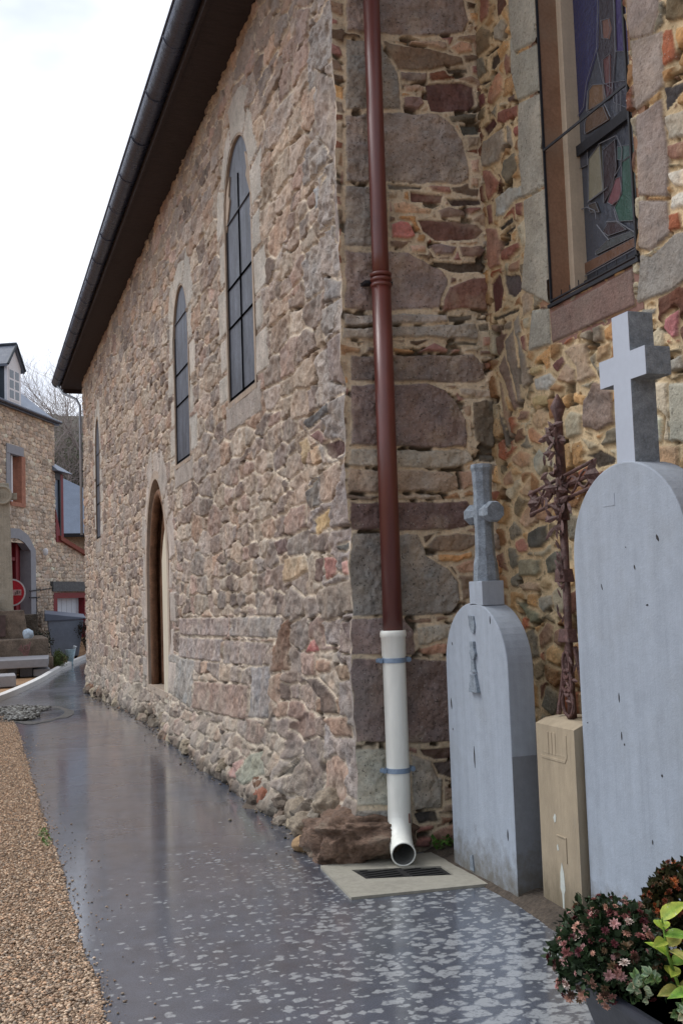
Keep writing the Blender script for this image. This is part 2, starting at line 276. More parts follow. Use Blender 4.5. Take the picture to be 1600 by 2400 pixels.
WIN=[
((110,90,60),0,[5.54,4.708,5.54,4.86,5.46,4.865,5.371,4.785,5.367,4.692]),
((135,125,105),0,[5.306,4.775,5.202,4.769,5.158,4.695,5.214,4.637,5.313,4.702]),
((50,42,35),0,[5.451,4.671,5.291,4.652,5.267,4.627,5.425,4.652]),
((60,50,42),0,[5.38,4.558,5.361,4.612,5.283,4.604,5.275,4.543,5.343,4.526]),
((135,75,50),0,[5.469,5.061,5.351,4.994,5.375,4.89,5.472,4.885]),
((70,60,50),0,[5.54,4.537,5.412,4.509,5.399,4.496,5.495,4.504]),
((150,95,60),0,[5.426,4.361,5.405,4.441,5.281,4.483,5.235,4.422,5.256,4.344,5.375,4.331]),
((125,85,65),0,[5.205,4.47,5.185,4.547,5.138,4.51,5.147,4.416,5.197,4.422]),
((100,50,45),0,[5.54,4.461,5.485,4.46,5.465,4.38,5.535,4.373]),
((80,58,52),0,[5.185,4.285,5.111,4.275,5.103,4.234,5.176,4.25]),
((120,65,48),0,[5.334,4.204,5.303,4.253,5.082,4.194,5.088,4.13,5.26,4.164]),
((75,42,38),0,[5.533,4.254,5.383,4.251,5.348,4.198,5.471,4.175]),
((130,120,105),0,[5.539,4.049,5.501,4.15,5.263,4.134,5.235,4.023,5.331,3.963,5.516,3.994]),
((135,70,55),0,[5.142,4.081,5.081,4.078,5.088,4.008,5.135,4.028]),
((120,112,98),0,[5.212,4.136,5.178,4.096,5.153,3.963,5.211,4.012]),
((100,92,72),0,[5.313,3.88,5.256,3.944,5.132,3.929,5.117,3.826,5.245,3.791]),
((135,80,58),0,[5.531,3.981,5.439,3.95,5.343,3.842,5.4,3.801,5.487,3.783]),
((150,150,140),0,[5.403,3.764,5.247,3.767,4.988,3.685,4.97,3.636,5.182,3.669,5.311,3.63,5.401,3.65]),
((120,60,45),0,[5.148,3.638,5.065,3.619,5.073,3.538,5.13,3.565]),
((120,70,55),0,[5.49,3.759,5.437,3.739,5.448,3.629,5.496,3.639]),
((45,38,34),0,[5.369,3.576,5.215,3.583,5.205,3.549,5.345,3.552]),
((45,38,34),0,[5.309,3.518,5.183,3.529,5.18,3.51,5.285,3.503]),
((140,95,72),0,[5.511,3.625,5.395,3.579,5.342,3.442,5.364,3.35,5.47,3.351,5.519,3.398]),
((130,70,50),0,[5.349,3.37,5.331,3.426,5.133,3.409,5.125,3.37,5.262,3.348]),
((50,40,38),0,[5.33,3.438,5.328,3.462,5.263,3.471,5.277,3.457]),
((140,95,60),0,[5.269,3.283,5.253,3.315,5.143,3.31,5.148,3.257,5.21,3.246]),
((85,45,38),0,[5.503,3.279,5.395,3.297,5.353,3.197,5.388,3.108,5.481,3.09]),
((70,58,60),0,[5.345,3.282,5.151,3.222,5.135,3.134,5.235,3.114,5.306,3.159]),
((150,125,95),0,[5.14,3.087,5.052,3.139,5.009,3.097,5.043,2.99,5.138,2.98]),
((40,35,28),0,[5.497,3.069,5.181,3.039,5.182,3.021,5.486,3.047]),
((110,80,60),0,[5.488,3.022,5.398,3.002,5.415,2.96,5.484,2.981]),
((110,95,75),0,[5.36,2.989,5.272,2.991,5.288,2.946,5.364,2.953]),
((60,55,55),0,[3.783,3.658,3.633,3.622,3.636,3.587,3.771,3.547]),
((140,90,65),0,[3.77,3.394,3.643,3.358,3.651,3.278,3.776,3.33]),
((190,175,150),0,[3.782,3.266,3.64,3.246,3.649,3.148,3.744,3.195]),
((170,165,150),0,[3.777,3.16,3.65,3.139,3.656,3.068,3.775,3.103]),
((150,140,120),0,[3.772,3.528,3.617,3.494,3.628,3.37,3.767,3.421]),
((110,95,80),0,[5.36,2.882,5.265,2.945,5.192,2.494,5.241,2.484]),
((120,108,92),0,[5.233,2.965,5.181,3.009,5.09,2.585,5.157,2.562]),
((110,85,70),0,[5.454,2.757,5.376,2.818,5.241,2.484,5.272,2.461]),
((125,100,75),0,[5.461,2.68,5.423,2.653,5.315,2.316,5.365,2.314]),
((90,75,60),0,[5.478,2.507,5.441,2.462,5.339,2.272,5.37,2.263]),
((110,60,50),0,[5.165,2.872,5.119,2.866,5.101,2.763,5.135,2.79]),
((150,130,80),0,[5.073,2.665,4.965,2.668,4.934,2.625,5.06,2.616]),
((95,50,45),0,[4.846,2.642,4.743,2.663,4.723,2.624,4.8,2.588]),
((145,120,92),0,[4.725,2.685,4.628,2.697,4.506,2.676,4.486,2.562,4.434,2.493,4.553,2.493,4.6,2.494,4.609,2.564]),
((140,110,85),0,[4.804,2.545,4.7,2.61,4.624,2.567,4.622,2.507,4.678,2.501]),
((140,140,132),0,[5.043,2.603,4.867,2.598,4.821,2.548,4.91,2.513,5.031,2.537]),
((140,120,70),0,[5.07,2.508,4.929,2.49,4.917,2.434,5.059,2.432]),
((155,125,85),0,[5.081,2.39,5.023,2.426,4.92,2.399,4.926,2.337,4.999,2.313,5.085,2.345]),
((135,100,75),0,[5.248,2.41,5.186,2.455,5.114,2.433,5.136,2.391]),
((160,110,65),0,[5.141,2.336,5.086,2.336,4.985,2.266,5.006,2.233,5.112,2.258]),
((110,70,40),0,[5.29,2.275,5.253,2.354,5.196,2.354,5.193,2.288]),
((155,115,75),0,[5.326,2.204,5.227,2.228,5.119,2.185,5.142,2.133,5.236,2.131,5.31,2.164]),
((140,138,118),0,[5.103,2.165,5.026,2.213,4.952,2.154,4.975,2.094,5.032,2.056,5.09,2.108]),
((115,95,82),1,[4.533,2.388,4.437,2.461,4.3,2.393,4.295,2.232,4.445,2.216,4.561,2.251]),
((62,52,42),0,[4.574,2.111,4.44,2.117,4.304,2.058,4.32,2.036,4.477,2.032,4.516,2.094]),
((150,110,75),0,[5.456,2.096,5.352,2.141,5.34,2.054,5.441,2.046]),
((165,130,85),0,[5.268,1.999,5.131,2.058,5.141,1.95,5.214,1.966]),
((165,130,95),0,[5.285,1.824,5.203,1.891,5.144,1.922,5.093,1.881,5.091,1.809,5.195,1.78]),
((150,105,65),0,[5.074,1.898,4.965,1.928,4.909,1.883,4.924,1.823,4.977,1.8,5.064,1.816]),
((75,72,62),0,[5.187,1.669,5.169,1.76,4.979,1.787,4.961,1.702,5.042,1.671]),
((150,95,75),0,[5.344,1.715,5.237,1.732,5.194,1.688,5.217,1.648,5.31,1.657]),
((125,118,90),0,[5.296,1.61,5.057,1.605,5.064,1.538,5.11,1.521,5.295,1.517]),
((90,88,72),0,[5.013,1.607,4.89,1.645,4.809,1.624,4.819,1.522,5.003,1.527]),
((60,58,52),0,[4.945,1.508,4.878,1.51,4.881,1.476,4.948,1.482]),
((160,130,95),0,[5.319,1.471,5.186,1.482,5.097,1.472,5.118,1.431,5.265,1.433]),
((150,125,80),0,[5.059,1.493,5.005,1.509,4.966,1.473,4.995,1.439,5.063,1.449]),
((140,135,118),0,[5.104,1.395,4.963,1.412,4.96,1.351,5.058,1.315,5.108,1.351]),
((110,108,78),0,[5.347,1.379,5.112,1.306,5.117,1.261,5.19,1.251]),
((140,100,70),0,[5.124,1.189,5.029,1.262,4.971,1.237,4.987,1.158,5.113,1.109]),
((130,95,70),0,[4.948,1.211,4.863,1.23,4.819,1.18,4.872,1.136,4.954,1.15]),
((150,118,75),0,[4.406,2.635,4.306,2.628,4.311,2.572,4.413,2.555]),
((105,92,75),0,[4.426,2.731,4.354,2.725,4.354,2.647,4.425,2.66]),
((125,110,90),0,[4.541,2.71,4.53,2.737,4.456,2.73,4.461,2.673]),
((95,60,55),0,[5.54,3.459,5.54,3.451,5.54,3.45,5.54,3.458]),
((150,80,85),0,[3.861,2.634,3.767,2.638,3.759,2.624,3.774,2.534,3.816,2.526,3.862,2.585]),
((110,108,100),0,[4.063,2.705,4.027,2.717,3.919,2.696,3.934,2.671,4.03,2.679]),
((135,130,118),0,[3.857,2.428,3.766,2.448,3.742,2.374,3.836,2.382]),
((175,160,130),3,[4.0,2.367,3.872,2.342,3.884,2.073,3.99,2.08,3.967,2.318]),
((150,148,130),3,[3.856,2.337,3.735,2.314,3.758,2.058,3.877,2.072]),
((205,190,160),0,[3.988,2.205,3.95,2.213,3.916,2.184,3.93,2.137,3.95,2.07,3.99,2.08]),
((150,115,75),0,[3.99,2.076,3.821,2.055,3.831,1.956,3.992,1.977]),
((135,132,118),3,[5.131,4.917,4.825,4.739,4.834,4.436,5.078,4.491,5.113,4.645]),
((128,126,112),3,[5.114,4.628,5.056,4.468,4.83,4.422,4.829,4.151,5.069,4.206,5.123,4.404]),
((134,130,116),3,[5.063,4.191,4.826,4.138,4.831,3.849,4.825,3.615,5.063,3.636,5.092,3.961]),
((132,127,112),3,[5.053,3.62,4.826,3.604,4.829,3.273,4.832,2.966,5.135,3.134,5.05,3.405]),
((126,124,112),3,[5.02,2.983,4.834,2.944,4.836,2.747,5.081,2.764]),
((105,80,72),3,[4.82,2.918,4.063,2.93,4.072,2.745,4.827,2.75]),
((130,113,103),4,[4.005,4.261,3.757,4.176,3.773,4.01,3.843,3.921,3.996,4.002,4.011,4.102]),
((132,117,106),4,[3.989,3.988,3.766,3.919,3.775,3.663,3.988,3.647,3.99,3.888]),
((130,112,102),4,[3.986,3.626,3.794,3.615,3.763,3.315,3.791,3.165,4.001,3.245]),
((128,114,105),4,[4.0,3.225,3.793,3.147,3.792,2.996,3.933,2.957,4.015,3.004]),
((118,112,104),4,[4.007,2.972,3.934,2.938,3.764,2.986,3.611,2.961,3.627,2.785,3.772,2.737,4.063,2.753]),
]
NAV=[
((115,75,68),0,[6.234,2.454,6.056,2.462,5.81,2.343,5.955,2.352]),
((78,48,45),0,[5.973,2.355,5.705,2.349,5.56,2.292,5.58,2.254,5.82,2.247,5.924,2.29]),
((80,78,78),0,[6.325,2.566,5.857,2.591,5.827,2.528,6.291,2.499]),
((160,130,80),0,[6.443,2.449,6.296,2.451,6.243,2.37,6.397,2.281]),
((165,125,80),0,[6.225,2.356,6.066,2.369,6.001,2.266,6.156,2.25]),
((150,122,100),0,[6.046,2.189,5.718,2.217,5.661,2.11,5.774,2.01,6.027,2.012]),
((100,92,85),0,[6.373,2.106,6.088,2.159,6.067,1.992,6.303,1.989]),
((165,130,65),0,[6.21,1.921,5.849,1.961,5.841,1.87,6.162,1.817]),
((72,70,65),0,[5.734,1.729,5.567,1.736,5.56,1.706,5.604,1.689,5.72,1.7]),
((105,80,75),0,[7.137,1.832,6.819,1.852,6.806,1.748,7.097,1.736]),
((92,60,50),0,[6.216,1.672,6.005,1.68,6.04,1.526,6.211,1.529]),
((150,85,70),0,[5.987,1.679,5.793,1.659,5.802,1.565,5.983,1.536]),
((175,115,100),0,[5.659,1.637,5.576,1.645,5.569,1.558,5.65,1.561]),
((160,130,90),0,[6.905,1.701,6.457,1.707,6.384,1.606,6.644,1.564,6.946,1.545]),
((125,108,92),0,[6.12,1.481,5.56,1.526,5.56,1.355,5.954,1.297,6.101,1.295]),
((135,105,88),0,[10.006,0.665,7.852,0.78,7.88,0.518,10.035,0.409]),
((125,118,115),0,[7.777,0.928,7.23,0.958,7.218,0.598,7.819,0.539]),
((128,122,115),0,[11.701,0.866,10.076,0.86,10.129,0.401,11.876,0.454]),
((135,118,110),0,[10.973,1.055,8.877,1.097,8.899,0.901,10.996,0.855]),
((132,115,106),0,[8.804,1.091,7.213,1.119,7.494,0.944,8.826,0.897]),
((135,116,108),0,[10.949,1.253,8.638,1.287,8.655,1.127,10.969,1.084]),
((130,117,108),0,[8.567,1.287,6.947,1.31,7.01,1.165,8.585,1.129]),
((115,78,52),0,[6.927,1.271,6.785,1.299,6.798,0.955,7.159,0.922,7.193,1.067]),
((165,105,95),0,[8.093,0.102,7.848,0.235,7.726,0.228,7.788,0.104,8.017,0.076]),
((120,122,100),0,[7.648,0.286,7.275,0.369,7.162,0.227,7.575,0.083,7.764,0.102]),
((45,38,34),0,[6.857,0.244,6.634,0.388,6.598,0.382,6.68,0.297]),
((155,115,90),0,[6.118,0.439,5.865,0.521,5.7,0.451,5.718,0.275,6.078,0.212]),
((165,75,70),0,[6.375,1.157,6.236,1.182,6.211,1.102,6.453,1.087]),
((150,110,80),0,[6.25,1.05,5.992,1.053,5.998,0.994,6.225,0.971]),
((130,100,70),0,[5.902,1.029,5.667,1.05,5.62,0.971,5.821,0.948]),
((120,90,65),0,[6.292,0.806,6.175,0.82,6.183,0.735,6.3,0.724]),
((140,105,80),0,[6.155,0.699,5.669,0.756,5.625,0.652,5.914,0.618]),
((115,95,90),2,[5.758,1.28,5.56,1.311,5.578,1.11,5.746,1.112]),
((128,112,102),0,[5.933,4.695,5.56,4.452,5.56,3.822,5.598,3.942,5.907,4.296]),
((122,100,90),0,[6.229,5.252,5.958,5.111,6.007,4.967,6.259,4.969]),
((120,98,75),0,[7.091,4.515,6.79,4.452,6.98,4.291,7.256,4.285]),
((118,104,98),0,[5.636,3.859,5.56,3.772,5.56,3.469,5.643,3.508]),
((125,118,112),0,[5.925,3.175,5.59,3.152,5.665,2.998,5.91,3.01]),
((115,108,104),0,[5.843,3.353,5.56,3.246,5.561,3.153,5.858,3.207]),
((130,135,140),0,[6.009,3.964,5.91,3.956,5.942,3.804,6.006,3.827]),
((155,130,85),0,[5.86,3.967,5.781,3.956,5.803,3.894,5.857,3.895]),
((122,105,98),0,[5.851,2.965,5.56,2.943,5.56,2.643,5.815,2.719]),
]
GLASS=[
((36,40,84),[4.814,4.789,4.511,4.611,4.552,4.281,4.665,4.144,4.707,4.025,4.825,3.986,4.824,4.34]),
((52,42,98),[4.375,4.532,4.221,4.441,4.253,4.103,4.39,4.175]),
((52,50,60),[4.511,4.611,4.379,4.534,4.393,4.187,4.435,3.998,4.513,4.07,4.554,4.259]),
((110,74,62),[4.502,4.401,4.437,4.377,4.424,4.314,4.447,4.271,4.501,4.305]),
((95,55,55),[4.512,4.192,4.445,4.19,4.459,3.999,4.503,3.975]),
((62,74,84),[4.858,4.254,4.804,4.228,4.81,3.967,4.857,3.963]),
((108,80,55),[4.653,4.093,4.616,4.106,4.517,4.062,4.517,3.969,4.671,3.991]),
((75,40,50),[4.509,4.058,4.433,4.031,4.443,3.963,4.493,3.962]),
((52,54,68),[4.429,4.029,4.268,3.964,4.282,3.816,4.43,3.923]),
((88,66,50),[4.704,3.93,4.672,3.981,4.528,3.949,4.486,3.857,4.553,3.862,4.709,3.877]),
((58,62,74),[4.863,3.799,4.687,3.817,4.698,3.701,4.861,3.726]),
((112,108,88),[4.687,3.727,4.579,3.765,4.569,3.511,4.708,3.504]),
((50,40,45),[4.549,3.718,4.44,3.73,4.438,3.585,4.487,3.494,4.567,3.442]),
((108,62,68),[4.534,3.434,4.451,3.528,4.411,3.522,4.406,3.453,4.43,3.41,4.495,3.405]),
((40,78,66),[4.389,3.589,4.28,3.586,4.296,3.253,4.44,3.299,4.473,3.383,4.404,3.428]),
((55,82,80),[4.42,3.683,4.275,3.635,4.279,3.595,4.373,3.592,4.426,3.618]),
((62,56,52),[4.71,3.485,4.641,3.474,4.612,3.41,4.696,3.44]),
((55,45,50),[4.589,3.294,4.536,3.328,4.456,3.3,4.383,3.236,4.542,3.258]),
((62,68,70),[4.666,3.212,4.544,3.239,4.3,3.208,4.303,3.181,4.667,3.197]),
((97,66,48),[4.783,3.185,4.304,3.172,4.308,3.127,4.789,3.126]),
]
LEAD=[[4.474,3.373,4.452,3.303,4.302,3.19],[4.544,3.334,4.452,3.303],[4.635,3.349,4.559,3.259,4.532,3.231],[4.782,3.486,4.72,3.476,4.645,3.429,4.637,3.379],[4.709,3.5,4.561,3.503,4.519,3.511],[4.579,3.765,4.423,3.742],[4.415,3.738,4.375,3.654,4.39,3.575,4.45,3.542],[4.781,3.114,4.309,3.114],[4.653,4.093,4.676,3.988],[4.517,3.969,4.461,3.86],[4.395,3.95,4.404,3.858],[4.363,3.954,4.369,3.847]]
# ------------------------------------------------------------------ masonry
XN, YR, XW = 1.976, 5.548, 2.905           # nave wall plane, return wall plane, chancel wall plane
M_STONE = MAT('stone_masonry', (255, 255, 255), rough=0.9, ns=9, na=0.22, bump=1.0, bs=45, attr=True, spec=0.25, pits=0.5, blotch=0.22, bcol=(150, 150, 138), bsc=2.2)
def cells(u, v, cw, ch, seed, jit=0.42, wv=0.5):
    """irregular stones laid in rough courses: id and distance to the joint (metres)"""
    U = u / cw; V = v / ch; r0 = np.floor(V); best = np.full(u.shape, 1e9); bi = np.zeros(u.shape); bj = np.zeros(u.shape)
    def seedpt(i, j):
        off = h2(j * 0, j, seed + 5)
        sx = i + off + 0.5 + jit * 2 * (h2(i, j, seed) - 0.5); sy = j + 0.5 + jit * 0.5 * (h2(i, j, seed + 1) - 0.5)
        return sx, sy, wv * (h2(i, j, seed + 2) ** 2)
    for dj in (-2, -1, 0, 1, 2):
        j = r0 + dj; off = h2(j * 0, j, seed + 5); i0 = np.floor(U - off)
        for di in (-2, -1, 0, 1, 2):
            i = i0 + di; sx, sy, wt = seedpt(i, j); d = (U - sx) ** 2 + (V - sy) ** 2 - wt
            m = d < best; best = np.where(m, d, best); bi = np.where(m, i, bi); bj = np.where(m, j, bj)
    sx0, sy0, _ = seedpt(bi, bj); ed = np.full(u.shape, 1e9)
    for dj in (-2, -1, 0, 1, 2):
        j = r0 + dj; off = h2(j * 0, j, seed + 5); i0 = np.floor(U - off)
        for di in (-2, -1, 0, 1, 2):
            i = i0 + di; sx, sy, wt = seedpt(i, j); same = (i == bi) & (j == bj)
            g = (U - sx) ** 2 + (V - sy) ** 2 - wt - best
            gr = 2 * np.sqrt(((sx - sx0) / cw) ** 2 + ((sy - sy0) / ch) ** 2) + 1e-9
            ed = np.minimum(ed, np.where(same, 1e9, g / gr))
    return bi, bj, ed
def polysd(u, v, pts):
    """signed distance, positive inside"""
    n = len(pts) // 2; d = np.full(u.shape, 1e9); ins = np.zeros(u.shape, bool)
    for k in range(n):
        ax, ay = pts[2 * k], pts[2 * k + 1]; bx, by = pts[(2 * k + 2) % (2 * n)], pts[(2 * k + 3) % (2 * n)]
        ex, ey = bx - ax, by - ay; L2 = ex * ex + ey * ey + 1e-12
        t = np.clip(((u - ax) * ex + (v - ay) * ey) / L2, 0, 1); d = np.minimum(d, np.hypot(u - ax - t * ex, v - ay - t * ey))
        c = ((ay > v) != (by > v)) & (u < (bx - ax) * (v - ay) / ((by - ay) if by != ay else 1e-12) + ax); ins ^= c
    return np.where(ins, d, -d)
def masonry(ucoords, vcoords, cw, ch, seed, palette, mortar, mw, polys, warp=0.03, edge=0.02, relief=0.022, gain=1.6, rough=0.010, speckp=0.25, jit=0.42, mh=0.0, mixed=None, dsat=0.0):
    A, Z = np.meshgrid(ucoords, vcoords, indexing='ij')
    wu = warp * 2 * fbm(A * 3, Z * 3, seed + 11, 3) + 0.012 * fbm(A * 22, Z * 22, seed + 12, 2)
    wz = warp * 2 * fbm(A * 2.1, Z * 3, seed + 13, 3) + 0.012 * fbm(A * 22, Z * 22, seed + 14, 2)
    bi, bj, ed = cells(A + wu, Z + wz, cw, ch, seed, jit)
    if mixed:                 # zones where the stones are of another size
        b2, c2, e2 = cells(A + wu, Z + wz, mixed[0], mixed[1], seed + 50, jit); zn = fbm(A * .9, Z * 1.3, seed + 60, 2) > 0.04
        bi = np.where(zn, b2 + 1000, bi); bj = np.where(zn, c2, bj); ed = np.where(zn, np.minimum(e2, 1), ed)
    mwv = mw * (0.55 + 0.9 * (vn(A * 5, Z * 5, seed + 20)))
    d = ed - mwv * 0.5
    hid = h2(bi, bj, seed + 30); pal = np.array([lin(c) for c in palette]); idx = (hid * len(pal)).astype(int) % len(pal)
    colr = pal[idx] * (0.80 + 0.4 * h2(bi, bj, seed + 31))[..., None]
    speck = (h2(bi, bj, seed + 32) < speckp).astype(float)
    off = (h2(bi, bj, seed + 33) - 0.4) * relief * 0.9; tilt = (h2(bi, bj, seed + 34) - 0.5)
    edv = np.full(A.shape, edge); smo = np.zeros(A.shape)
    for (c, k, pts) in polys:
        us, vs = pts[::2], pts[1::2]; mg = 0.06
        i0, i1 = np.searchsorted(ucoords, [min(us) - mg, max(us) + mg]); j0, j1 = np.searchsorted(vcoords, [min(vs) - mg, max(vs) + mg])
        if i1 - i0 < 1 or j1 - j0 < 1: continue
        S = np.s_[i0:i1, j0:j1]; wa = 0.35 if k >= 3 else 1.0
        pd = polysd(A[S] + wa * 0.010 * 2 * fbm(A[S] * 14, Z[S] * 14, seed + 40, 3), Z[S] + wa * 0.010 * 2 * fbm(A[S] * 14, Z[S] * 14, seed + 41, 3), pts)
        gap = -0.002 if k >= 3 else -mw * 0.55
        hit = pd > gap
        rc = np.array(lin(c)); rc = rc * .66 + rc.mean() * .34 * np.array([1.06, 1.0, .92]); rc = rc * (1 - dsat) + rc.mean() * dsat * np.array([1.1, 1.0, .88]); d[S] = np.where(hit, pd, np.minimum(d[S], np.where(pd > -0.05, -pd - mw * .6, 9)) if k < 3 else d[S])
        colr[S] = np.where(hit[..., None], rc, colr[S]); speck[S] = np.where(hit, {0: 0.0, 1: 0.5, 2: 1.0, 3: 0.25, 4: 0.35}[k], speck[S])
        hh = h2(np.array(float(len(us) * 7 + int(us[0] * 1000))), np.array(float(int(vs[0] * 1000))), seed)
        dk = -0.022 if sum(c) < 190 else 0.0
        off[S] = np.where(hit, (hh - 0.35) * relief * 0.9 + dk if k < 3 else 0.002, off[S]); tilt[S] = np.where(hit, 0.15, tilt[S])
        smo[S] = np.where(hit, {0: 0, 1: -0.4, 2: -0.6, 3: 1, 4: 0.55}[k], smo[S])
    s = ss(0, 1, d / edv + 0.15)
    # some crevices where the mortar has fallen out
    hole = ss(0.11, 0.18, fbm(A * 9, Z * 12, seed + 70, 3)) * (d < 0.004) * (d > -0.03) * (smo < .5)
    nb = fbm(A * 18, Z * 18, seed + 71, 4); nb2 = fbm(A * 60, Z * 60, seed + 72, 2)
    nb3 = fbm(A * 38, Z * 38, seed + 77, 2)
    Hs = relief * (0.35 + 0.65 * s) + 0.010 * (1 - .9 * np.clip(smo, 0, 1)) * nb3 + off + tilt * 0.02 * np.sin(A * 9 + Z * 7) + rough * (1 - 0.85 * np.clip(smo, 0, 1) + 0.7 * np.clip(-smo, 0, 1)) * 2.2 * nb + 0.005 * (1 - .8 * np.clip(smo, 0, 1)) * nb2
    Hm = mh + 0.006 * nb + 0.004 * nb2 - 0.035 * hole
    st = ss(-0.003, 0.004, d)
    H = Hm * (1 - st) + Hs * st
    mc = np.array(lin(mortar)) * (1 + 0.5 * fbm(A * 4, Z * 4, seed + 73, 3))[..., None]
    mc = mc * (1 - 0.8 * hole)[..., None]
    tone = (1 + 0.55 * fbm(A * 7, Z * 7, seed + 74, 4))[..., None]; warm = fbm(A * 11, Z * 11, seed + 75, 3)[..., None] * (1 - np.clip(smo, 0, 1) * .7)[..., None]
    C3 = colr * tone * (1 + warm * np.array([0.22, 0.0, -0.22]))
    C3 = C3 * st[..., None] + mc * (1 - st)[..., None]
    # thin lime smear on parts of the stones
    lime = (ss(0.08, 0.26, fbm(A * 6 + 3, Z * 6, seed + 76, 4)) * 0.22 * (1 - np.clip(smo, 0, 1)))[..., None]
    C3 = C3 * (1 - lime) + np.array(lin(mortar)) * lime
    rgba = np.concatenate([np.clip(C3 * gain, 0.004, 0.9), (speck * st)[..., None]], -1)
    return A, Z, H, rgba, smo
def grid_obj(name, P, rgba, parent, keep=None, flip=False):
    nu, nv = P.shape[:2]; I = np.arange(nu * nv).reshape(nu, nv)
    q = np.stack([I[:-1, :-1], I[1:, :-1], I[1:, 1:], I[:-1, 1:]], -1)
    if flip: q = q[..., ::-1]
    if keep is not None: q = q[keep]
    q = q.reshape(-1, 4)
    return obj(name, P.reshape(-1, 3), q, M_STONE, parent, smooth=True, colors=rgba.reshape(-1, 4))

def lancet(y0, y1, zb, zs, zt, n=12, p=2.2):
    """pointed opening, outline from the foot of side y0, up, over the apex and down side y1"""
    hw = (y1 - y0) / 2; pts = [(y0, zb)] + [(y0, zb + (zs - zb) * k / 6) for k in range(1, 7)]
    arc = [(hw * (k / n) ** p, zs + (zt - zs) * math.sin(k / n * math.pi / 2) ** .95) for k in range(1, n + 1)]
    pts += [(y0 + a, z) for a, z in arc] + [(y1 - a, z) for a, z in arc[-2::-1]] + [(y1, zb + (zs - zb) * k / 6) for k in range(6, -1, -1)]
    return pts
church = thing('church', 'tall rubble stone church with lancet windows, pointed side door and dark overhanging eaves', 'church', (4.5, 12, 0))

# ---- nave wall
def norm_out(pts, cen):
    o = []
    for k in range(len(pts)):
        a, b = pts[max(k - 1, 0)], pts[min(k + 1, len(pts) - 1)]; dx, dz = b[0] - a[0], b[1] - a[1]; l_ = math.hypot(dx, dz) or 1; nx, nz_ = -dz / l_, dx / l_
        if nx * (pts[k][0] - cen[0]) + nz_ * (pts[k][1] - cen[1]) < 0: nx, nz_ = -nx, -nz_
        o.append((nx, nz_))
    return o
def surround_blocks(outline, w0, w1, seg, seed, cols, sill=None, gap=0.006):
    """dressed blocks of alternating width following an opening's outline"""
    rnd = random.Random(seed); cen = (sum(p[0] for p in outline) / len(outline), sum(p[1] for p in outline) / len(outline)); fine = []
    for k in range(len(outline) - 1):
        for t in range(6): fine.append((outline[k][0] + (outline[k + 1][0] - outline[k][0]) * t / 6, outline[k][1] + (outline[k + 1][1] - outline[k][1]) * t / 6))
    fine.append(outline[-1]); nn = norm_out(fine, cen); L_ = [0]
    for k in range(1, len(fine)): L_.append(L_[-1] + math.hypot(fine[k][0] - fine[k - 1][0], fine[k][1] - fine[k - 1][1]))
    s = 0; i = 0; polys = []
    while s < L_[-1] - .03:
        e = min(L_[-1], s + seg * (.75 + .5 * rnd.random())); idx = [k for k in range(len(fine)) if s + gap <= L_[k] <= e - gap]; w_ = w0 if i % 2 else w1; w_ *= .9 + .25 * rnd.random()
        if len(idx) > 1:
            sub = idx[::max(1, len(idx) // 4)]; sub = sub if sub[-1] == idx[-1] else sub + [idx[-1]]
            inn = [(fine[k][0] + nn[k][0] * .0, fine[k][1] + nn[k][1] * .0) for k in sub]; out = [(fine[k][0] + nn[k][0] * w_, fine[k][1] + nn[k][1] * w_) for k in reversed(sub)]
            polys.append((cols[rnd.randrange(len(cols))], 3, [c for p in inn + out for c in p]))
        s = e; i += 1
    if sill: polys.append((sill[0], 3, [sill[1], sill[3], sill[2], sill[3], sill[2], sill[4], sill[1], sill[4]]))
    return polys
nwin = [dict(o=lancet(7.54, 8.41, 3.06, 4.62, 5.14, p=1.7), s=(7.26, 8.70, 2.82, 5.48), z=3.06),
        dict(o=lancet(10.15, 10.94, 2.86, 4.2, 4.68, p=1.7), s=(9.88, 11.22, 2.60, 5.02), z=2.86),
        dict(o=lancet(18.35, 19.02, 2.56, 4.2, 4.68, p=1.7), s=(18.05, 19.35, 2.35, 4.95), z=2.56)]
door_o = lancet(11.62, 13.12, 0.42, 1.85, 2.88, p=1.55)
SC = [(150, 142, 130), (144, 136, 124), (154, 144, 130), (142, 136, 126), (148, 138, 126)]
for i, wd in enumerate(nwin):
    o_ = wd['o']; NAV += surround_blocks(o_, .24, .34, .34, 5 + i, SC, sill=((130, 118, 108), o_[0][0] - .14, o_[-1][0] + .14, wd['z'] - .24, wd['z'] - .004))
q_ = random.Random(77); zq = .30; iq = 0; QU = []
while zq < 5.7:
    hq = .24 + .20 * q_.random(); wq = (.30 if iq % 2 else .62) * (.8 + .4 * q_.random()); j_ = lambda: q_.gauss(0, .012)
    QU.append((q_.choice([(124, 114, 108), (132, 118, 112), (120, 112, 104), (136, 124, 116), (126, 112, 106)]), 2, [5.48, zq + .012, YR + wq + j_(), zq + .012 + j_(), YR + wq + j_() * 2, zq + hq - .012 + j_(), 5.48, zq + hq - .012]))
    zq += hq; iq += 1
NAV = QU + NAV
NAV += surround_blocks(door_o, .30, .46, .36, 19, [(152, 137, 124), (146, 133, 121), (156, 140, 127), (142, 130, 119)])
def inpoly(A, Z, pts): return polysd(A, Z, [c for p in pts for c in p])
ys = [YR]; 
while ys[-1] < 21.3: ys.append(ys[-1] + 0.0105 + 0.0021 * (ys[-1] - YR))
ys = np.array(ys); zs = np.arange(-0.45, 6.0, 0.0095)
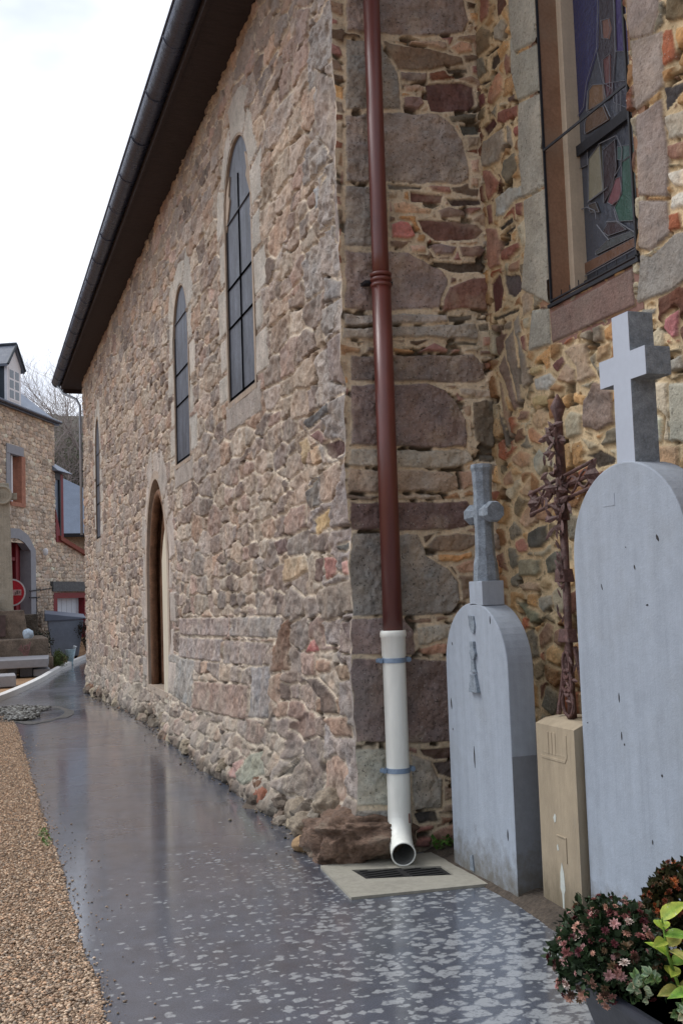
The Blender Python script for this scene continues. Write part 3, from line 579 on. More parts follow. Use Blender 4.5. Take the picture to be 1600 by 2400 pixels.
A, Z, H, rgba, smo = masonry(ys, zs, 0.43, 0.185, 3, [(132, 116, 104), (138, 122, 108), (126, 110, 99), (140, 123, 106), (130, 117, 107), (115, 102, 94), (134, 112, 100), (134, 117, 102), (124, 112, 103), (143, 129, 114), (102, 88, 79), (142, 118, 100)],
    (172, 158, 138), 0.016, NAV, warp=0.035, edge=0.012, relief=0.013, gain=1.6, rough=0.020, mixed=(0.27, 0.125), jit=0.36)
nz1 = fbm(A * 1.1, Z * 1.1, 90, 3)
ztop = 1.44 - (A - 6.75) * 0.085                                   # battered lower masonry right of the door
bat = 0.07 * np.clip((ztop - Z) / 1.0, 0, 1.2) * ss(6.66, 6.90, A - 0.08 * fbm(Z * 9, A * 0, 91, 4)) * (1 - ss(11.52, 11.58, A + 0.05 * fbm(Z * 5, A * 0, 99, 2)))
bat2 = 0.05 * ss(19, 15.5, A) * np.clip((1.0 - Z) / 1.0, 0, 1.2) * ss(13.9, 14.1, A)
foot = (1 - .75 * ss(14.5, 18, A)) * (0.05 + 0.10 * (fbm(A * 3.1, A * 0, 92, 3) + .3)) * ss(0.42, 0.02, Z + 0.25 * fbm(A * 4, Z * 4, 93, 3)) * (1 - ss(11.35, 11.5, A) * (1 - ss(13.2, 13.4, A)))
lw0 = ss(0.7, 0.15, Z)
H = H + bat + bat2 + foot + 0.02 * nz1 + lw0 * (0.07 * fbm(A * 5, Z * 7, 97, 3) + 0.05 * np.abs(fbm(A * 11, Z * 11, 98, 2)))
endf = (ss(6.69, 6.72, A) * ss(6.82, 6.79, A) * ss(1.35, 1.25, Z))[..., None]; bc_ = np.array(lin((112, 80, 58))) * 1.2 * (0.5 + 1.0 * np.round(2 * vn(Z * 9, Z * 0, 130)) / 2)[..., None]; rgba[..., :3] = rgba[..., :3] * (1 - endf * .0) + bc_ * endf * .0
low = ss(0.75, 0.2, Z + .3 * nz1)                                   # lichened foot: greyer mortar smeared over the stones
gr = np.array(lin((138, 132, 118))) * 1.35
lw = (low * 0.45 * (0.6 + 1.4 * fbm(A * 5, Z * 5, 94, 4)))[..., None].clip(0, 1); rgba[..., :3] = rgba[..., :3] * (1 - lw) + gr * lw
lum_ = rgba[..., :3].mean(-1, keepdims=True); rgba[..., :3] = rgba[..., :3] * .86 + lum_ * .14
foot_dark = (1 - 0.65 * ss(0.14, 0.0, Z - ground_z(A, A)))[..., None]; rgba[..., :3] *= foot_dark  # stone colour darkens towards the ground
keep = np.ones((len(ys) - 1, len(zs) - 1), bool); Ac = (A[:-1, :-1] + A[1:, 1:]) / 2; Zc = (Z[:-1, :-1] + Z[1:, 1:]) / 2
for wd in nwin:
    keep &= inpoly(Ac, Zc, wd['o']) < -0.02
    a, b, c, dd = wd['s']; top = [(a, c), (a, dd - .45), ((a + b) / 2, dd), (b, dd - .45), (b, c)]
keep &= inpoly(Ac, Zc, door_o) < -0.02
dsur = [(11.14, 1.1), (11.12, 2.3), (11.55, 2.9), (12.32, 3.42), (13.15, 2.9), (13.62, 2.3), (13.66, .40), (13.2, .40), (11.62, .40), (11.14, .40)]
def HC(z): return 0.020 + 0.085 * fbm(z * 5, z * 0, 120, 4) + 0.07 * ss(0.5, 0.05, z)
wc = np.exp(-((A - YR) / 0.035) ** 2); H = H * (1 - wc) + HC(Z) * wc; Yp = A - HC(Z) * wc
P = np.stack([XN - H, Yp, Z], -1)
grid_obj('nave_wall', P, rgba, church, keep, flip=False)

# rubble footing: rough stones half sunk along the foot of the wall
rnd = random.Random(12); m = MB()
for k in range(130):
    y = 5.95 + 15.2 * rnd.random() ** 1.5; s_ = .05 + .08 * rnd.random() ** 1.6; x = XN - .075 + .06 * min(1, max(0, (y - 14) / 4)) - .02 * rnd.random() + (.03 if y > 11.5 else -.03) + rnd.gauss(0, .02); z = float(ground_z(x, y)) + rnd.random() ** 2 * .16 - .01
    c = rnd.choice([(128, 116, 102), (112, 98, 86), (140, 128, 110), (120, 92, 74), (96, 86, 76), (134, 124, 112)]); g_ = 1.3 * (.7 + .5 * rnd.random()); m.col = tuple(q * g_ for q in lin(c))
    m.bm(rock(100 + k, (x + z * .25, y, z), (s_ * .8, s_ * (.9 + .7 * rnd.random()), s_ * (.6 + .4 * rnd.random())), amp=.35, sub=2 if y > 10 else 3))
m.build('footing', M_STONE, church, colors=True)

# ---- return wall (faces the viewer, carries the downpipe)
xs = np.arange(XN, XW + 0.031, 0.0055); zs = np.arange(-0.06, 6.25, 0.0065)
RPAL = [(105, 88, 75), (120, 95, 72), (95, 62, 48), (125, 112, 95), (98, 88, 78), (140, 108, 75), (70, 58, 48), (110, 80, 74)]
A, Z, H, rgba, smo = masonry(xs, zs, 0.17, 0.085, 21, RPAL, (142, 131, 113), 0.030, RET, warp=0.03, edge=0.012, relief=0.013, gain=2.85, rough=0.013, dsat=.3)
ft = 0.10 * ss(0.5, 0.05, Z + .3 * fbm(A * 4, Z * 4, 95, 3)) * ss(XN + .5, XN, A); H = H + ft
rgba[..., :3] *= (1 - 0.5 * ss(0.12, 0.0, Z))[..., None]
wc = np.exp(-((A - XN) / 0.03) ** 2); H = H * (1 - wc) + HC(Z) * wc
P = np.stack([A - HC(Z) * wc, YR - H, Z], -1)
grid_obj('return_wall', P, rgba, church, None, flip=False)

# ---- chancel wall (right, carries the stained glass window)
ys = np.arange(2.2, YR + 0.03, 0.0062); ys = np.concatenate([np.arange(0.2, 2.2, 0.03), ys]); zs = np.arange(-0.06, 5.7, 0.0075)
WPAL = [(150, 118, 80), (135, 105, 72), (120, 90, 62), (160, 130, 92), (100, 88, 68), (130, 80, 58), (112, 106, 92), (150, 140, 118), (90, 60, 48)]
A, Z, H, rgba, smo = masonry(ys, zs, 0.16, 0.13, 47, WPAL, (164, 146, 116), 0.034, WIN, warp=0.04, edge=0.014, relief=0.015, gain=1.8, rough=0.010, jit=0.55)
WO = (4.03, 4.822, 2.955, 5.66)                                      # opening y0 y1 z0 z1
keep = ~((Ac := (A[:-1, :-1] + A[1:, 1:]) / 2) > WO[0] - .004) | ~(Ac < WO[1] + .004) | ~(((Zc := (Z[:-1, :-1] + Z[1:, 1:]) / 2)) > WO[2] - .004)
P = np.stack([XW - H, A, Z], -1)
grid_obj('chancel_wall', P, rgba, church, keep, flip=False)

# ---- dressed stone round the nave windows, glazing, bars
M_DRESS = MAT('dressed_stone', (138, 124, 110), rough=0.9, ns=7, na=0.16, bump=0.45, bs=70, blotch=0.3, bcol=(120, 118, 108), gain=1.45, streak=0.3, spec=.25)
M_NGLASS = MAT('leaded_glazing', (80, 84, 94), rough=0.5, ns=9, na=0.5, bump=0.15, bs=30, spec=0.3, streak=0.5, stretch=(1, 1, .4))
M_GBAR = MAT('grey_iron', (72, 75, 84), rough=0.6, ns=20, na=0.2, bump=0.1)
M_IRON = MAT('dark_iron', (40, 42, 48), rough=0.5, ns=20, na=0.3, bump=0.2, metal=0.3)
def ring(mb, inner, outer, x0, depth, back=0.07):
    n = len(inner); V = [(x0, y, z) for y, z in outer] + [(x0, y, z) for y, z in inner] + [(x0 + depth, y, z) for y, z in inner] + [(x0 + back, y, z) for y, z in outer]
    F = []
    for k in range(n):
        j = (k + 1) % n; F += [(k, j, n + j, n + k), (n + k, n + j, 2 * n + j, 2 * n + k), (3 * n + k, 3 * n + j, j, k)]
    mb.add(V, F)
def resample(poly, n):
    L = [0]; m = len(poly)
    for k in range(m): a, b = poly[k], poly[(k + 1) % m]; L.append(L[-1] + math.hypot(b[0] - a[0], b[1] - a[1]))
    o = []
    for i in range(n):
        t = L[-1] * i / n; k = max(q for q in range(m) if L[q] <= t + 1e-9); a, b = poly[k], poly[(k + 1) % m]; f = (t - L[k]) / max(1e-9, L[k + 1] - L[k])
        o.append((a[0] + (b[0] - a[0]) * f, a[1] + (b[1] - a[1]) * f))
    return o
def radial(inner, outer, cen):
    """outer outline met from the centre through each inner point"""
    o = []
    for (y, z) in inner:
        dy, dz = y - cen[0], z - cen[1]; best = None
        for k in range(len(outer)):
            a, b = outer[k], outer[(k + 1) % len(outer)]; ex, ez = b[0] - a[0], b[1] - a[1]; den = dy * ez - dz * ex
            if abs(den) < 1e-9: continue
            t = ((a[0] - cen[0]) * ez - (a[1] - cen[1]) * ex) / den; s = ((a[0] - cen[0]) * dz - (a[1] - cen[1]) * dy) / den
            if t > 0 and -1e-6 <= s <= 1 + 1e-6 and (best is None or t > best[0]): best = (t, (cen[0] + dy * t, cen[1] + dz * t))
        o.append(best[1] if best else (y, z))
    return o
for wi, wd in enumerate(nwin):
    a, b, c, dd = wd['s']; inner = wd['o']
    inner = inner + [(inner[-1][0] + (inner[0][0] - inner[-1][0]) * k / 5, inner[0][1]) for k in range(1, 5)]
    out_ = [(a, c), (b, c), (b, dd - .45), ((a + b) / 2 + .12, dd - .03), ((a + b) / 2 - .12, dd - .03), (a, dd - .45)]
    cen = ((a + b) / 2, (wd['z'] + inner[18][1]) / 2)
    outer = [(cen[0] + (y - cen[0]) * 1.10, cen[1] + (z - cen[1]) * 1.045) for y, z in inner]
    m = MB(); ring(m, inner, outer, XN - 0.016, 0.10); win = m.build('window', M_DRESS, church)
    g = MB(); yo = sorted(p[0] for p in inner); g.prism(inner, XN + 0.006, XN + 0.03); g.build('glazing', M_NGLASS, win)
    br = MB(); z0 = wd['z']; y0, y1 = yo[0], yo[-1]; ym = (y0 + y1) / 2
    if wi == 0: br.box(XN - 0.004, XN + 0.008, ym - .004, ym + .004, z0, dd - .62)
    for zz in (z0 + 0.03, z0 + .62, z0 + .95, z0 + 1.5):
        br.box(XN - 0.006, XN + 0.008, y0 + .005, y1 - .005, zz - .003, zz + .003)
        br.build('window_bar', M_GBAR, win)
    fr = MB(); ysb = [y0 + 0.0, y0 + .012, y1 - .012, y1]
    fr.box(XN - .002, XN + .03, ysb[0], ysb[1], z0 + .002, dd - .8); fr.build('window_frame', M_IRON, win)
    fr = MB(); fr.box(XN - .002, XN + .03, ysb[2], ysb[3], z0 + .002, dd - .8); fr.build('window_frame', M_IRON, win)
    if wi == 0:    # cusps of the lancet head
        cs = MB(); 
        for sgn in (-1, 1):
            cy = ym + sgn * .43; cs.prism([(cy, 4.50), (cy - sgn * .12, 4.68), (cy - sgn * .155, 4.735), (cy - sgn * .12, 4.78), (cy - sgn * .17, 4.93), (cy, 4.80)], XN - .006, XN + .03)
        cs.build('cusp', M_DRESS, win)

# ---- the pointed doorway
M_PORTAL = MAT('portal_stone', (152, 138, 124), rough=0.9, ns=6, na=0.2, bump=0.45, bs=60, gain=1.4, streak=0.35, blotch=.25, bcol=(120, 112, 100), spec=.25)
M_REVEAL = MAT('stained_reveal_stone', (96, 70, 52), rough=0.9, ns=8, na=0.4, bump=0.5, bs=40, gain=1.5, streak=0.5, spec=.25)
M_DOORWOOD = MAT('pale_door_wood', (190, 180, 160), rough=0.7, ns=8, na=0.15, bump=0.3, stretch=(4, 4, .5), gain=1.1)
inner = door_o; inner = inner + [(inner[-1][0] + (inner[0][0] - inner[-1][0]) * k / 5, inner[0][1]) for k in range(1, 5)]
out_ = [(11.14, .38), (13.64, .38), (13.60, 2.25), (13.15, 2.88), (12.4, 3.40), (12.24, 3.40), (11.6, 2.92), (11.14, 2.25)]
outer = [(12.37 + (y - 12.37) * 1.14, 1.5 + (z - 1.5) * 1.07) for y, z in inner]
m = MB(); ring(m, inner, outer, XN - 0.020, 0.10); door = m.build('doorway', M_PORTAL, church)
def shrink(poly, s, cen=(12.37, 0)): return [(cen[0] + (y - cen[0]) * (1 - s), .42 + (z - .42) * (1 - s * .55)) for y, z in poly]
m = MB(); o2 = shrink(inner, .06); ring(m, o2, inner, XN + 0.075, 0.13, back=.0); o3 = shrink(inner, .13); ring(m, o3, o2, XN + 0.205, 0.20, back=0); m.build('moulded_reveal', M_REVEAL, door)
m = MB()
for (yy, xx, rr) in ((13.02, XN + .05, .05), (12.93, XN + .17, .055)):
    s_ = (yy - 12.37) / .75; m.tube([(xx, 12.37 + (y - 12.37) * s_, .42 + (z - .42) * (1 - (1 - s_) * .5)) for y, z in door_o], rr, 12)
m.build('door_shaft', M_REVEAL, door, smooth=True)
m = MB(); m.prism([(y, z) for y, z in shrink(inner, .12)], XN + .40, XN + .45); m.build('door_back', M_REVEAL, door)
m = MB(); m.prism([(11.60, .30), (11.98, .30), (11.98, 1.9), (11.86, 2.12), (11.72, 2.26), (11.60, 2.0)], XN - .014, XN + .03)
m.build('door_leaf', M_DOORWOOD, door)
m = MB(); m.box(XN - .0, XN + .5, 11.6, 13.14, .3, 0.425); m.build('door_step', M_DRESS, door)

# ---- stained glass window in the chancel wall
M_JAMB = MAT('brown_jamb_stone', (118, 92, 74), rough=0.9, ns=8, na=0.2, bump=0.4, bs=70, gain=1.7, blotch=.5, bcol=(128, 122, 108), bsc=2, spec=.25)
M_CREAM = MAT('cream_render', (158, 146, 128), rough=0.85, ns=10, na=0.1, bump=0.2, gain=1.7, streak=.15)
M_SILL = MAT('purple_sandstone', (106, 82, 74), rough=0.9, ns=9, na=0.2, bump=0.5, bs=80, gain=1.9, spec=.25)
M_GLASSV = MAT('stained_glass_colours', (255, 255, 255), rough=0.16, ns=14, na=0.12, bump=0.25, bs=9, attr=True, spec=0.6)
M_LEAD = MAT('lead_came', (120, 124, 132), rough=0.5, ns=30, na=0.2, bump=0)
m = MB(); m.box(XW - .004, XW + .40, WO[1] - .002, WO[1] + .12, WO[2] - .1, WO[3] + .2); sg = m.build('stained_glass_window', M_JAMB, church)
m = MB(); m.box(XW + .115, XW + .30, WO[1] - .05, WO[1] + .01, WO[2] - .02, WO[3]); m.build('inner_rebate', M_CREAM, sg)
m = MB(); m.box(XW + .0, XW + .4, WO[0] - .1, WO[0] - .001, WO[2] - .1, WO[3] + .2); m.build('near_jamb', M_JAMB, sg)
m = MB(); m.prism([(XW - .012, 2.955), (XW + .35, 3.03), (XW + .35, 2.72), (XW - .002, 2.72)], WO[0] - .01, WO[1] + .01, 'y'); m.build('window_sill', M_SILL, sg)
m = MB(); XG = 3.10; m.col = tuple(c * 1.8 for c in lin((52, 56, 64))); m.box(XG, XG + .02, WO[0] - .02, WO[1] + .1, 2.9, 5.7)
for i, (c, pts) in enumerate(GLASS):
    m.col = tuple(x * 1.4 for x in lin(desat(c, .25))); q = [(pts[k], pts[k + 1]) for k in range(0, len(pts), 2)]; m.prism(q, XG - .002 - .0006 * i, XG + .001)
m.build('stained_glass', M_GLASSV, sg, colors=True)
m = MB()
for pts in LEAD: 
    for k in range(0, len(pts) - 2, 2): m.tube([(XG - .016, pts[k], pts[k + 1]), (XG - .016, pts[k + 2], pts[k + 3])], 0.0028, 5)
for (c, pts) in GLASS:
    n = len(pts) // 2
    for k in range(n): m.tube([(XG - .013, pts[2 * k], pts[2 * k + 1]), (XG - .013, pts[(2 * k + 2) % (2 * n)], pts[(2 * k + 3) % (2 * n)])], 0.0016, 4)
m.build('lead_line', M_LEAD, sg)
m = MB()
m.box(XG - .03, XG - .012, WO[0], 4.93, 3.775, 3.832); m.box(XG - .03, XG - .012, 4.835, 4.87, 3.0, 5.7); m.box(XG - .03, XG - .012, WO[0], 4.93, 3.02, 3.05); m.box(XG - .025, XG - .012, WO[0], 4.93, 3.075, 3.085)
m.build('glazing_bar', M_IRON, sg)
m = MB(); xo = XW - .012
m.box(xo, xo + .012, WO[1] - .008, WO[1] + .002, 2.955, 5.7); m.box(xo - .004, xo + .008, WO[0] + .002, WO[0] + .014, 2.96, 5.7)
m.box(xo - .002, xo + .006, WO[0], WO[1], 3.802, 3.815); m.box(xo - .016, xo + .012, WO[0] - .02, WO[1] + .005, 2.938, 2.956); m.box(xo - .004, xo + .01, WO[0] - .005, WO[1], 2.972, 2.980)
for k in range(9): yy = 4.06 + k * .085; m.box(xo + .02, xo + .024, yy, yy + .004, 2.98, 3.02)
m.build('protective_frame', M_IRON, sg)

# ---- eaves, roof, gable
M_SOFFIT = MAT('dark_soffit_wood', (44, 33, 34), rough=0.8, ns=6, na=0.3, bump=0.4, bs=20, stretch=(1, 5, 1))
M_RAFT = MAT('rafter_wood', (34, 27, 27), rough=0.8, ns=8, na=0.3, bump=0.4)
M_SLATE = MAT('roof_slate', (78, 84, 96), rough=0.55, ns=6, na=0.25, bump=0.5, bs=15, gain=1.2)
M_GUTTER = MAT('dark_zinc_gutter', (56, 64, 84), rough=0.30, ns=6, na=0.3, bump=0.25, bs=12, metal=0.25, spec=.5)
GX, GZ = 1.57, 5.98
m = MB(); Y0, Y1 = 4.6, 22.2
m.hexa([(GX - .02, Y0, 6.06), (9.5, Y0, 6.06 + 8 * .9), (9.5, Y1, 6.06 + 8 * .9), (GX - .02, Y1, 6.06), (GX - .02, Y0, 6.12), (9.5, Y0, 6.12 + 8 * .9), (9.5, Y1, 6.12 + 8 * .9), (GX - .02, Y1, 6.12)])
yy = Y0
roof = m.build('roof', M_SLATE, church)
m = MB(); m.hexa([(GX + .07, Y0 + .02, 5.885), (XN + .35, Y0 + .02, 5.87), (XN + .35, Y1 - .08, 5.87), (GX + .07, Y1 - .08, 5.885), (GX + .07, Y0 + .02, 5.93), (XN + .35, Y0 + .02, 5.93), (XN + .35, Y1 - .08, 5.93), (GX + .07, Y1 - .08, 5.93)]); m.box(GX + .04, GX + .069, Y0, Y1 - .02, 5.87, 6.05); m.box(GX + .075, XN + .3, Y1 - .08, Y1 - .05, 5.80, 6.05); m.build('soffit', M_SOFFIT, roof)
m = MB(); n = 14; R_ = .10          # half-round gutter with joints and an end cap
V = []; F = []; rings = np.arange(Y0, Y1 + .01, .35)
for i, y in enumerate(rings):
    sag = .004 * math.sin(i * 1.7)
    for k in range(n + 1):
        an = math.pi + math.pi * k / n; V.append((GX - .04 + R_ * math.cos(an), y, GZ + .05 + R_ * math.sin(an) * 1.05 + sag))
F = [(i * (n + 1) + k, i * (n + 1) + k + 1, (i + 1) * (n + 1) + k + 1, (i + 1) * (n + 1) + k) for i in range(len(rings) - 1) for k in range(n)]
m.add(V, F)
for y in (Y0, Y1): m.add([(GX - .04 + R_ * math.cos(math.pi + math.pi * k / n), y, GZ + .05 + R_ * math.sin(math.pi + math.pi * k / n) * 1.05) for k in range(n + 1)], [tuple(range(n + 1))])
m.tube([(GX - .04 - R_, Y0, GZ + .055), (GX - .04 - R_, Y1, GZ + .055)], .014, 8)
for yj in np.arange(Y0 + .7, Y1, .95): m.tube([(GX - .04 + (R_ + .002) * math.cos(math.pi + math.pi * k / 10), yj, GZ + .05 + (R_ + .002) * 1.05 * math.sin(math.pi + math.pi * k / 10)) for k in range(11)], .006, 6)
gut = m.build('gutter', M_GUTTER, roof, smooth=True)
m = MB(); m.box(XN + .06, 9.5, 21.22, 21.42, -.5, 5.95); m.add([(XN + .06, 21.3, 5.95), (9.5, 21.3, 5.95), (9.5, 21.3, 12.6)], [(0, 1, 2)]); m.box(XW + .45, 9.5, -2, YR + .2, 5.5, 5.75); m.box(XN + .30, XN + .5, YR + .1, 7.1, -.3, 5.95)
m.build('gable_wall', MAT('gable_stone', (120, 105, 95), ns=5, na=.3, bump=.8, bs=12), church)
# ------------------------------------------------------------------ ground
def asphalt():
    m = bpy.data.materials.new('wet_asphalt'); m.use_nodes = True; n = m.node_tree; P = n.nodes['Principled BSDF']; l = n.links.new
    def N(t, **k):
        o = n.nodes.new(t)
        for a, b in k.items(): setattr(o, a, b)
        return o
    tcn = N('ShaderNodeTexCoord'); O = tcn.outputs['Object']
    def noi(s, d=4, r=.6, vec=O): o = N('ShaderNodeTexNoise'); o.inputs['Scale'].default_value = s; o.inputs['Detail'].default_value = d; o.inputs['Roughness'].default_value = r; l(vec, o.inputs['Vector']); return o.outputs['Fac']
    def rng(x, a, b, c, d, sm=False):
        o = N('ShaderNodeMapRange'); 
        if sm: o.interpolation_type = 'SMOOTHSTEP'
        for i, vv in enumerate((a, b, c, d)): o.inputs[i + 1].default_value = vv
        l(x, o.inputs[0]); return o.outputs[0]
    def mth(op, a, b):
        o = N('ShaderNodeMath', operation=op)
        for i, x in enumerate((a, b)):
            if isinstance(x, (int, float)): o.inputs[i].default_value = x
            else: l(x, o.inputs[i])
        return o.outputs[0]
    sep = N('ShaderNodeSeparateXYZ'); l(O, sep.inputs[0]); X, Y = sep.outputs[0], sep.outputs[1]
    grain = noi(190, 3, .7); big = noi(1.1, 4); med = noi(6, 4)
    base = N('ShaderNodeRGB'); base.outputs[0].default_value = (0.058, 0.069, 0.094, 1)
    f = mth('MULTIPLY', rng(grain, .32, .68, .35, 1.75), rng(med, .3, .7, .75, 1.3)); sc_ = N('ShaderNodeVectorMath', operation='SCALE'); l(base.outputs[0], sc_.inputs[0]); l(f, sc_.inputs['Scale'])
    # lichen spots: rounded patches, crowded near the graves and thinning out along the path
    wv = N('ShaderNodeTexNoise'); wv.inputs['Scale'].default_value = 24; wv.inputs['Detail'].default_value = 3; l(O, wv.inputs['Vector'])
    ws = N('ShaderNodeVectorMath', operation='MULTIPLY_ADD'); l(wv.outputs['Color'], ws.inputs[0]); ws.inputs[1].default_value = (.05, .05, .05); l(O, ws.inputs[2])
    def spots(scale, dens, rad, seed):
        mp = N('ShaderNodeMapping'); mp.inputs['Location'].default_value = (seed, seed * 2.3, 0); mp.inputs['Scale'].default_value = (0.72, 1, 1); l(ws.outputs[0], mp.inputs[0])
        v = N('ShaderNodeTexVoronoi', voronoi_dimensions='2D'); v.inputs['Scale'].default_value = scale; l(mp.outputs[0], v.inputs['Vector'])
        sp = N('ShaderNodeSeparateColor'); l(v.outputs['Color'], sp.inputs[0])
        on = mth('LESS_THAN', sp.outputs[0], dens); r = mth('MULTIPLY', rad, mth('ADD', mth('MULTIPLY', sp.outputs[1], .75), .45))
        e = N('ShaderNodeMapRange'); l(mth('SUBTRACT', r, v.outputs['Distance']), e.inputs[0]); e.inputs[1].default_value = 0; e.inputs[2].default_value = .13
        return mth('MULTIPLY', e.outputs[0], on)
    # distance from the graves at (2.0, 3.3)
    dx = mth('SUBTRACT', X, 1.95); dy = mth('SUBTRACT', Y, 3.4); dd = mth('SQRT', mth('ADD', mth('MULTIPLY', mth('MULTIPLY', dx, dx), 1.4), mth('MULTIPLY', mth('MULTIPLY', dy, dy), .55)), 0)
    dist = mth('ADD', dd, mth('MULTIPLY', mth('SUBTRACT', big, .5), 1.6))
    dens1 = rng(dist, .25, 1.5, 1.0, .0, True); dens2 = rng(dist, .5, 2.7, .5, 0, True)
    s1 = spots(13, dens1, rng(dist, .2, 1.3, .54, .20), 3.1); s2 = spots(25, dens2, rng(dist, .4, 2.4, .5, .30), 9.7); s3 = spots(44, mth('MULTIPLY', dens2, .5), .42, 5.5)
    spt = mth('MINIMUM', mth('ADD', mth('ADD', s1, s2), s3), 1.0); spt = mth('MULTIPLY', mth('MULTIPLY', spt, rng(noi(70, 3), .30, .46, .35, 1)), rng(noi(26, 5, .7), .38, .46, .25, 1))
    lich = N('ShaderNodeMix', data_type='RGBA'); l(mth('MULTIPLY', spt, .92), lich.inputs[0]); l(sc_.outputs[0], lich.inputs[6]); lich.inputs[7].default_value = (0.33, 0.35, 0.365, 1)
    # brown silt
    silt = mth('MULTIPLY', rng(noi(.9, 5), .56, .72, 0, .55), rng(Y, 5, 8, 0, 1)); mx = N('ShaderNodeMix', data_type='RGBA'); l(silt, mx.inputs[0]); l(lich.outputs[2], mx.inputs[6]); mx.inputs[7].default_value = (0.075, .055, .042, 1)
    l(mx.outputs[2], P.inputs['Base Color'])
    wet = rng(big, .36, .62, .20, .36); wet = mth('ADD', wet, rng(Y, 4.2, 7.5, .12, 0)); wet = mth('ADD', wet, mth('MULTIPLY', spt, .12)); l(wet, P.inputs['Roughness'])
    l(rng(noi(.8, 3), .3, .55, .55, 1.0), P.inputs['Coat Weight']); P.inputs['Coat Roughness'].default_value = .11; P.inputs['Coat IOR'].default_value = 1.6
    P.inputs['IOR'].default_value = 1.5; P.inputs['Specular IOR Level'].default_value = 1.0
    b = N('ShaderNodeBump'); b.inputs['Strength'].default_value = .6; b.inputs['Distance'].default_value = .0025; l(noi(180, 3, .6), b.inputs['Height'])
    b2 = N('ShaderNodeBump'); b2.inputs['Strength'].default_value = .25; b2.inputs['Distance'].default_value = .01; l(noi(7, 3), b2.inputs['Height']); l(b.outputs[0], b2.inputs['Normal']); l(b2.outputs[0], P.inputs['Normal'])
    return m
M_ASPH = asphalt()
def sheet(name, xa, ya, mat, dz=0.0, zf=ground_z, edge=None, kindof='structure', amp=0):
    X, Y = np.meshgrid(xa, ya, indexing='ij')
    if edge is not None: X = edge(X, Y)
    Z = zf(X, Y) + dz + (amp * fbm(X * 1.3, Y * 1.3, 7, 3) if amp else 0)
    nu, nv = X.shape; I = np.arange(nu * nv).reshape(nu, nv); q = np.stack([I[:-1, :-1], I[1:, :-1], I[1:, 1:], I[:-1, 1:]], -1).reshape(-1, 4)
    return kind(obj(name, np.stack([X, Y, Z], -1).reshape(-1, 3), q, mat, smooth=True), kindof)
M_EARTH = MAT('sandy_earth', (150, 118, 88), rough=0.95, ns=3, na=.35, bump=.6, bs=30, spec=.2)
gx = np.concatenate([np.linspace(-300, -8, 14), np.linspace(-6, 9, 60), np.linspace(12, 300, 14)]); gy = np.concatenate([np.linspace(-60, 0, 10), np.linspace(.5, 45, 120), np.linspace(50, 400, 15)])
sheet('ground', gx, gy, M_EARTH, dz=-0.03)
def kerbx(Y):   # left border of the asphalt
    Y = np.asarray(Y, float); near = 0.395 + 0.022 * fbm(Y * 1.9, Y * 0, 5, 3) * 2 + .02 * fbm(Y * 9, Y * 0, 6, 2)
    far = np.interp(Y, [15.5, 17, 18.5, 19.8, 22.2, 24.3, 25.4, 29, 33, 40], [.40, .2, .1, .31, .86, 1.30, 1.48, 2.12, 3.05, 5.0])
    return np.where(Y < 15.5, near, far)
sy = np.concatenate([np.arange(-3, 16, .12), np.arange(16, 40, .25)])
def pedge(X, Y):
    l = kerbx(Y); return l + X * (9.2 - l)
sheet('path', np.concatenate([np.linspace(0, .4, 40), np.linspace(.42, 1, 8)]), sy, M_ASPH, dz=0.0, edge=pedge)
# gravel bed and its loose stones
M_GRBED = MAT('gravel_bed', (150, 126, 104), rough=0.95, ns=45, na=.6, bump=1.0, bs=90, spec=.2)
bed = sheet('gravel_strip', np.linspace(0, 1, 12), np.arange(-2, 15.6, .12), M_GRBED, dz=-0.006, edge=lambda X, Y: -2.5 + X * (kerbx(Y) + 2.52))
M_PEB = MAT('pebbles', (255, 255, 255), rough=0.85, ns=40, na=.25, bump=.3, bs=120, attr=True, spec=.3)
rs = np.random.RandomState(4)
ico = bmesh.new(); bmesh.ops.create_icosphere(ico, subdivisions=1, radius=1); iv = np.array([v.co[:] for v in ico.verts]); ifc = np.array([[v.index for v in f.verts] for f in ico.faces]); ico.free()
def pebbles(name, n, fx, size, pal, gain=1.3):
    P = fx(n); n = len(P); s = size * (0.55 + rs.rand(n) ** 2 * 1.3); V = iv[None] * (0.75 + .5 * rs.rand(n, len(iv), 1)); V = V * np.stack([s, s * (0.6 + .5 * rs.rand(n)), s * .55], -1)[:, None]
    a = rs.rand(n) * 6.283; c, sn = np.cos(a)[:, None], np.sin(a)[:, None]; V = np.stack([V[..., 0] * c - V[..., 1] * sn, V[..., 0] * sn + V[..., 1] * c, V[..., 2]], -1)
    V = V + P[:, None] + np.array([0, 0, 1.0]) * (s * .25)[:, None, None]
    F = (ifc[None] + (np.arange(n) * len(iv))[:, None, None]).reshape(-1, 3)
    pl = np.array([lin(c) for c in pal]) * gain; C = pl[rs.randint(0, len(pl), n)] * (0.6 + .7 * rs.rand(n))[:, None]; C = np.repeat(C, len(iv), 0); C = np.concatenate([np.clip(C, 0, .9), np.zeros((len(C), 1))], 1)
    return kind(obj(name, V.reshape(-1, 3), F, M_PEB, colors=C), 'stuff')
def gpos(n):
    y = 3.0 + 12.3 * rs.rand(n) ** 1.7; x = kerbx(y) + .01 - rs.rand(n) ** 1.1 * (0.30 + .07 * (y - 3)); x += .02 * rs.randn(n) * (rs.rand(n) < .1)
    return np.stack([x, y, ground_z(x, y) + .004 * rs.rand(n)], -1)
GP = [(166, 146, 124), (150, 128, 106), (136, 114, 95), (178, 158, 136), (116, 98, 82), (158, 136, 114), (132, 120, 107), (164, 134, 108), (100, 88, 76)]
pebbles('gravel', 62000, gpos, 0.0052, GP, gain=1.6)
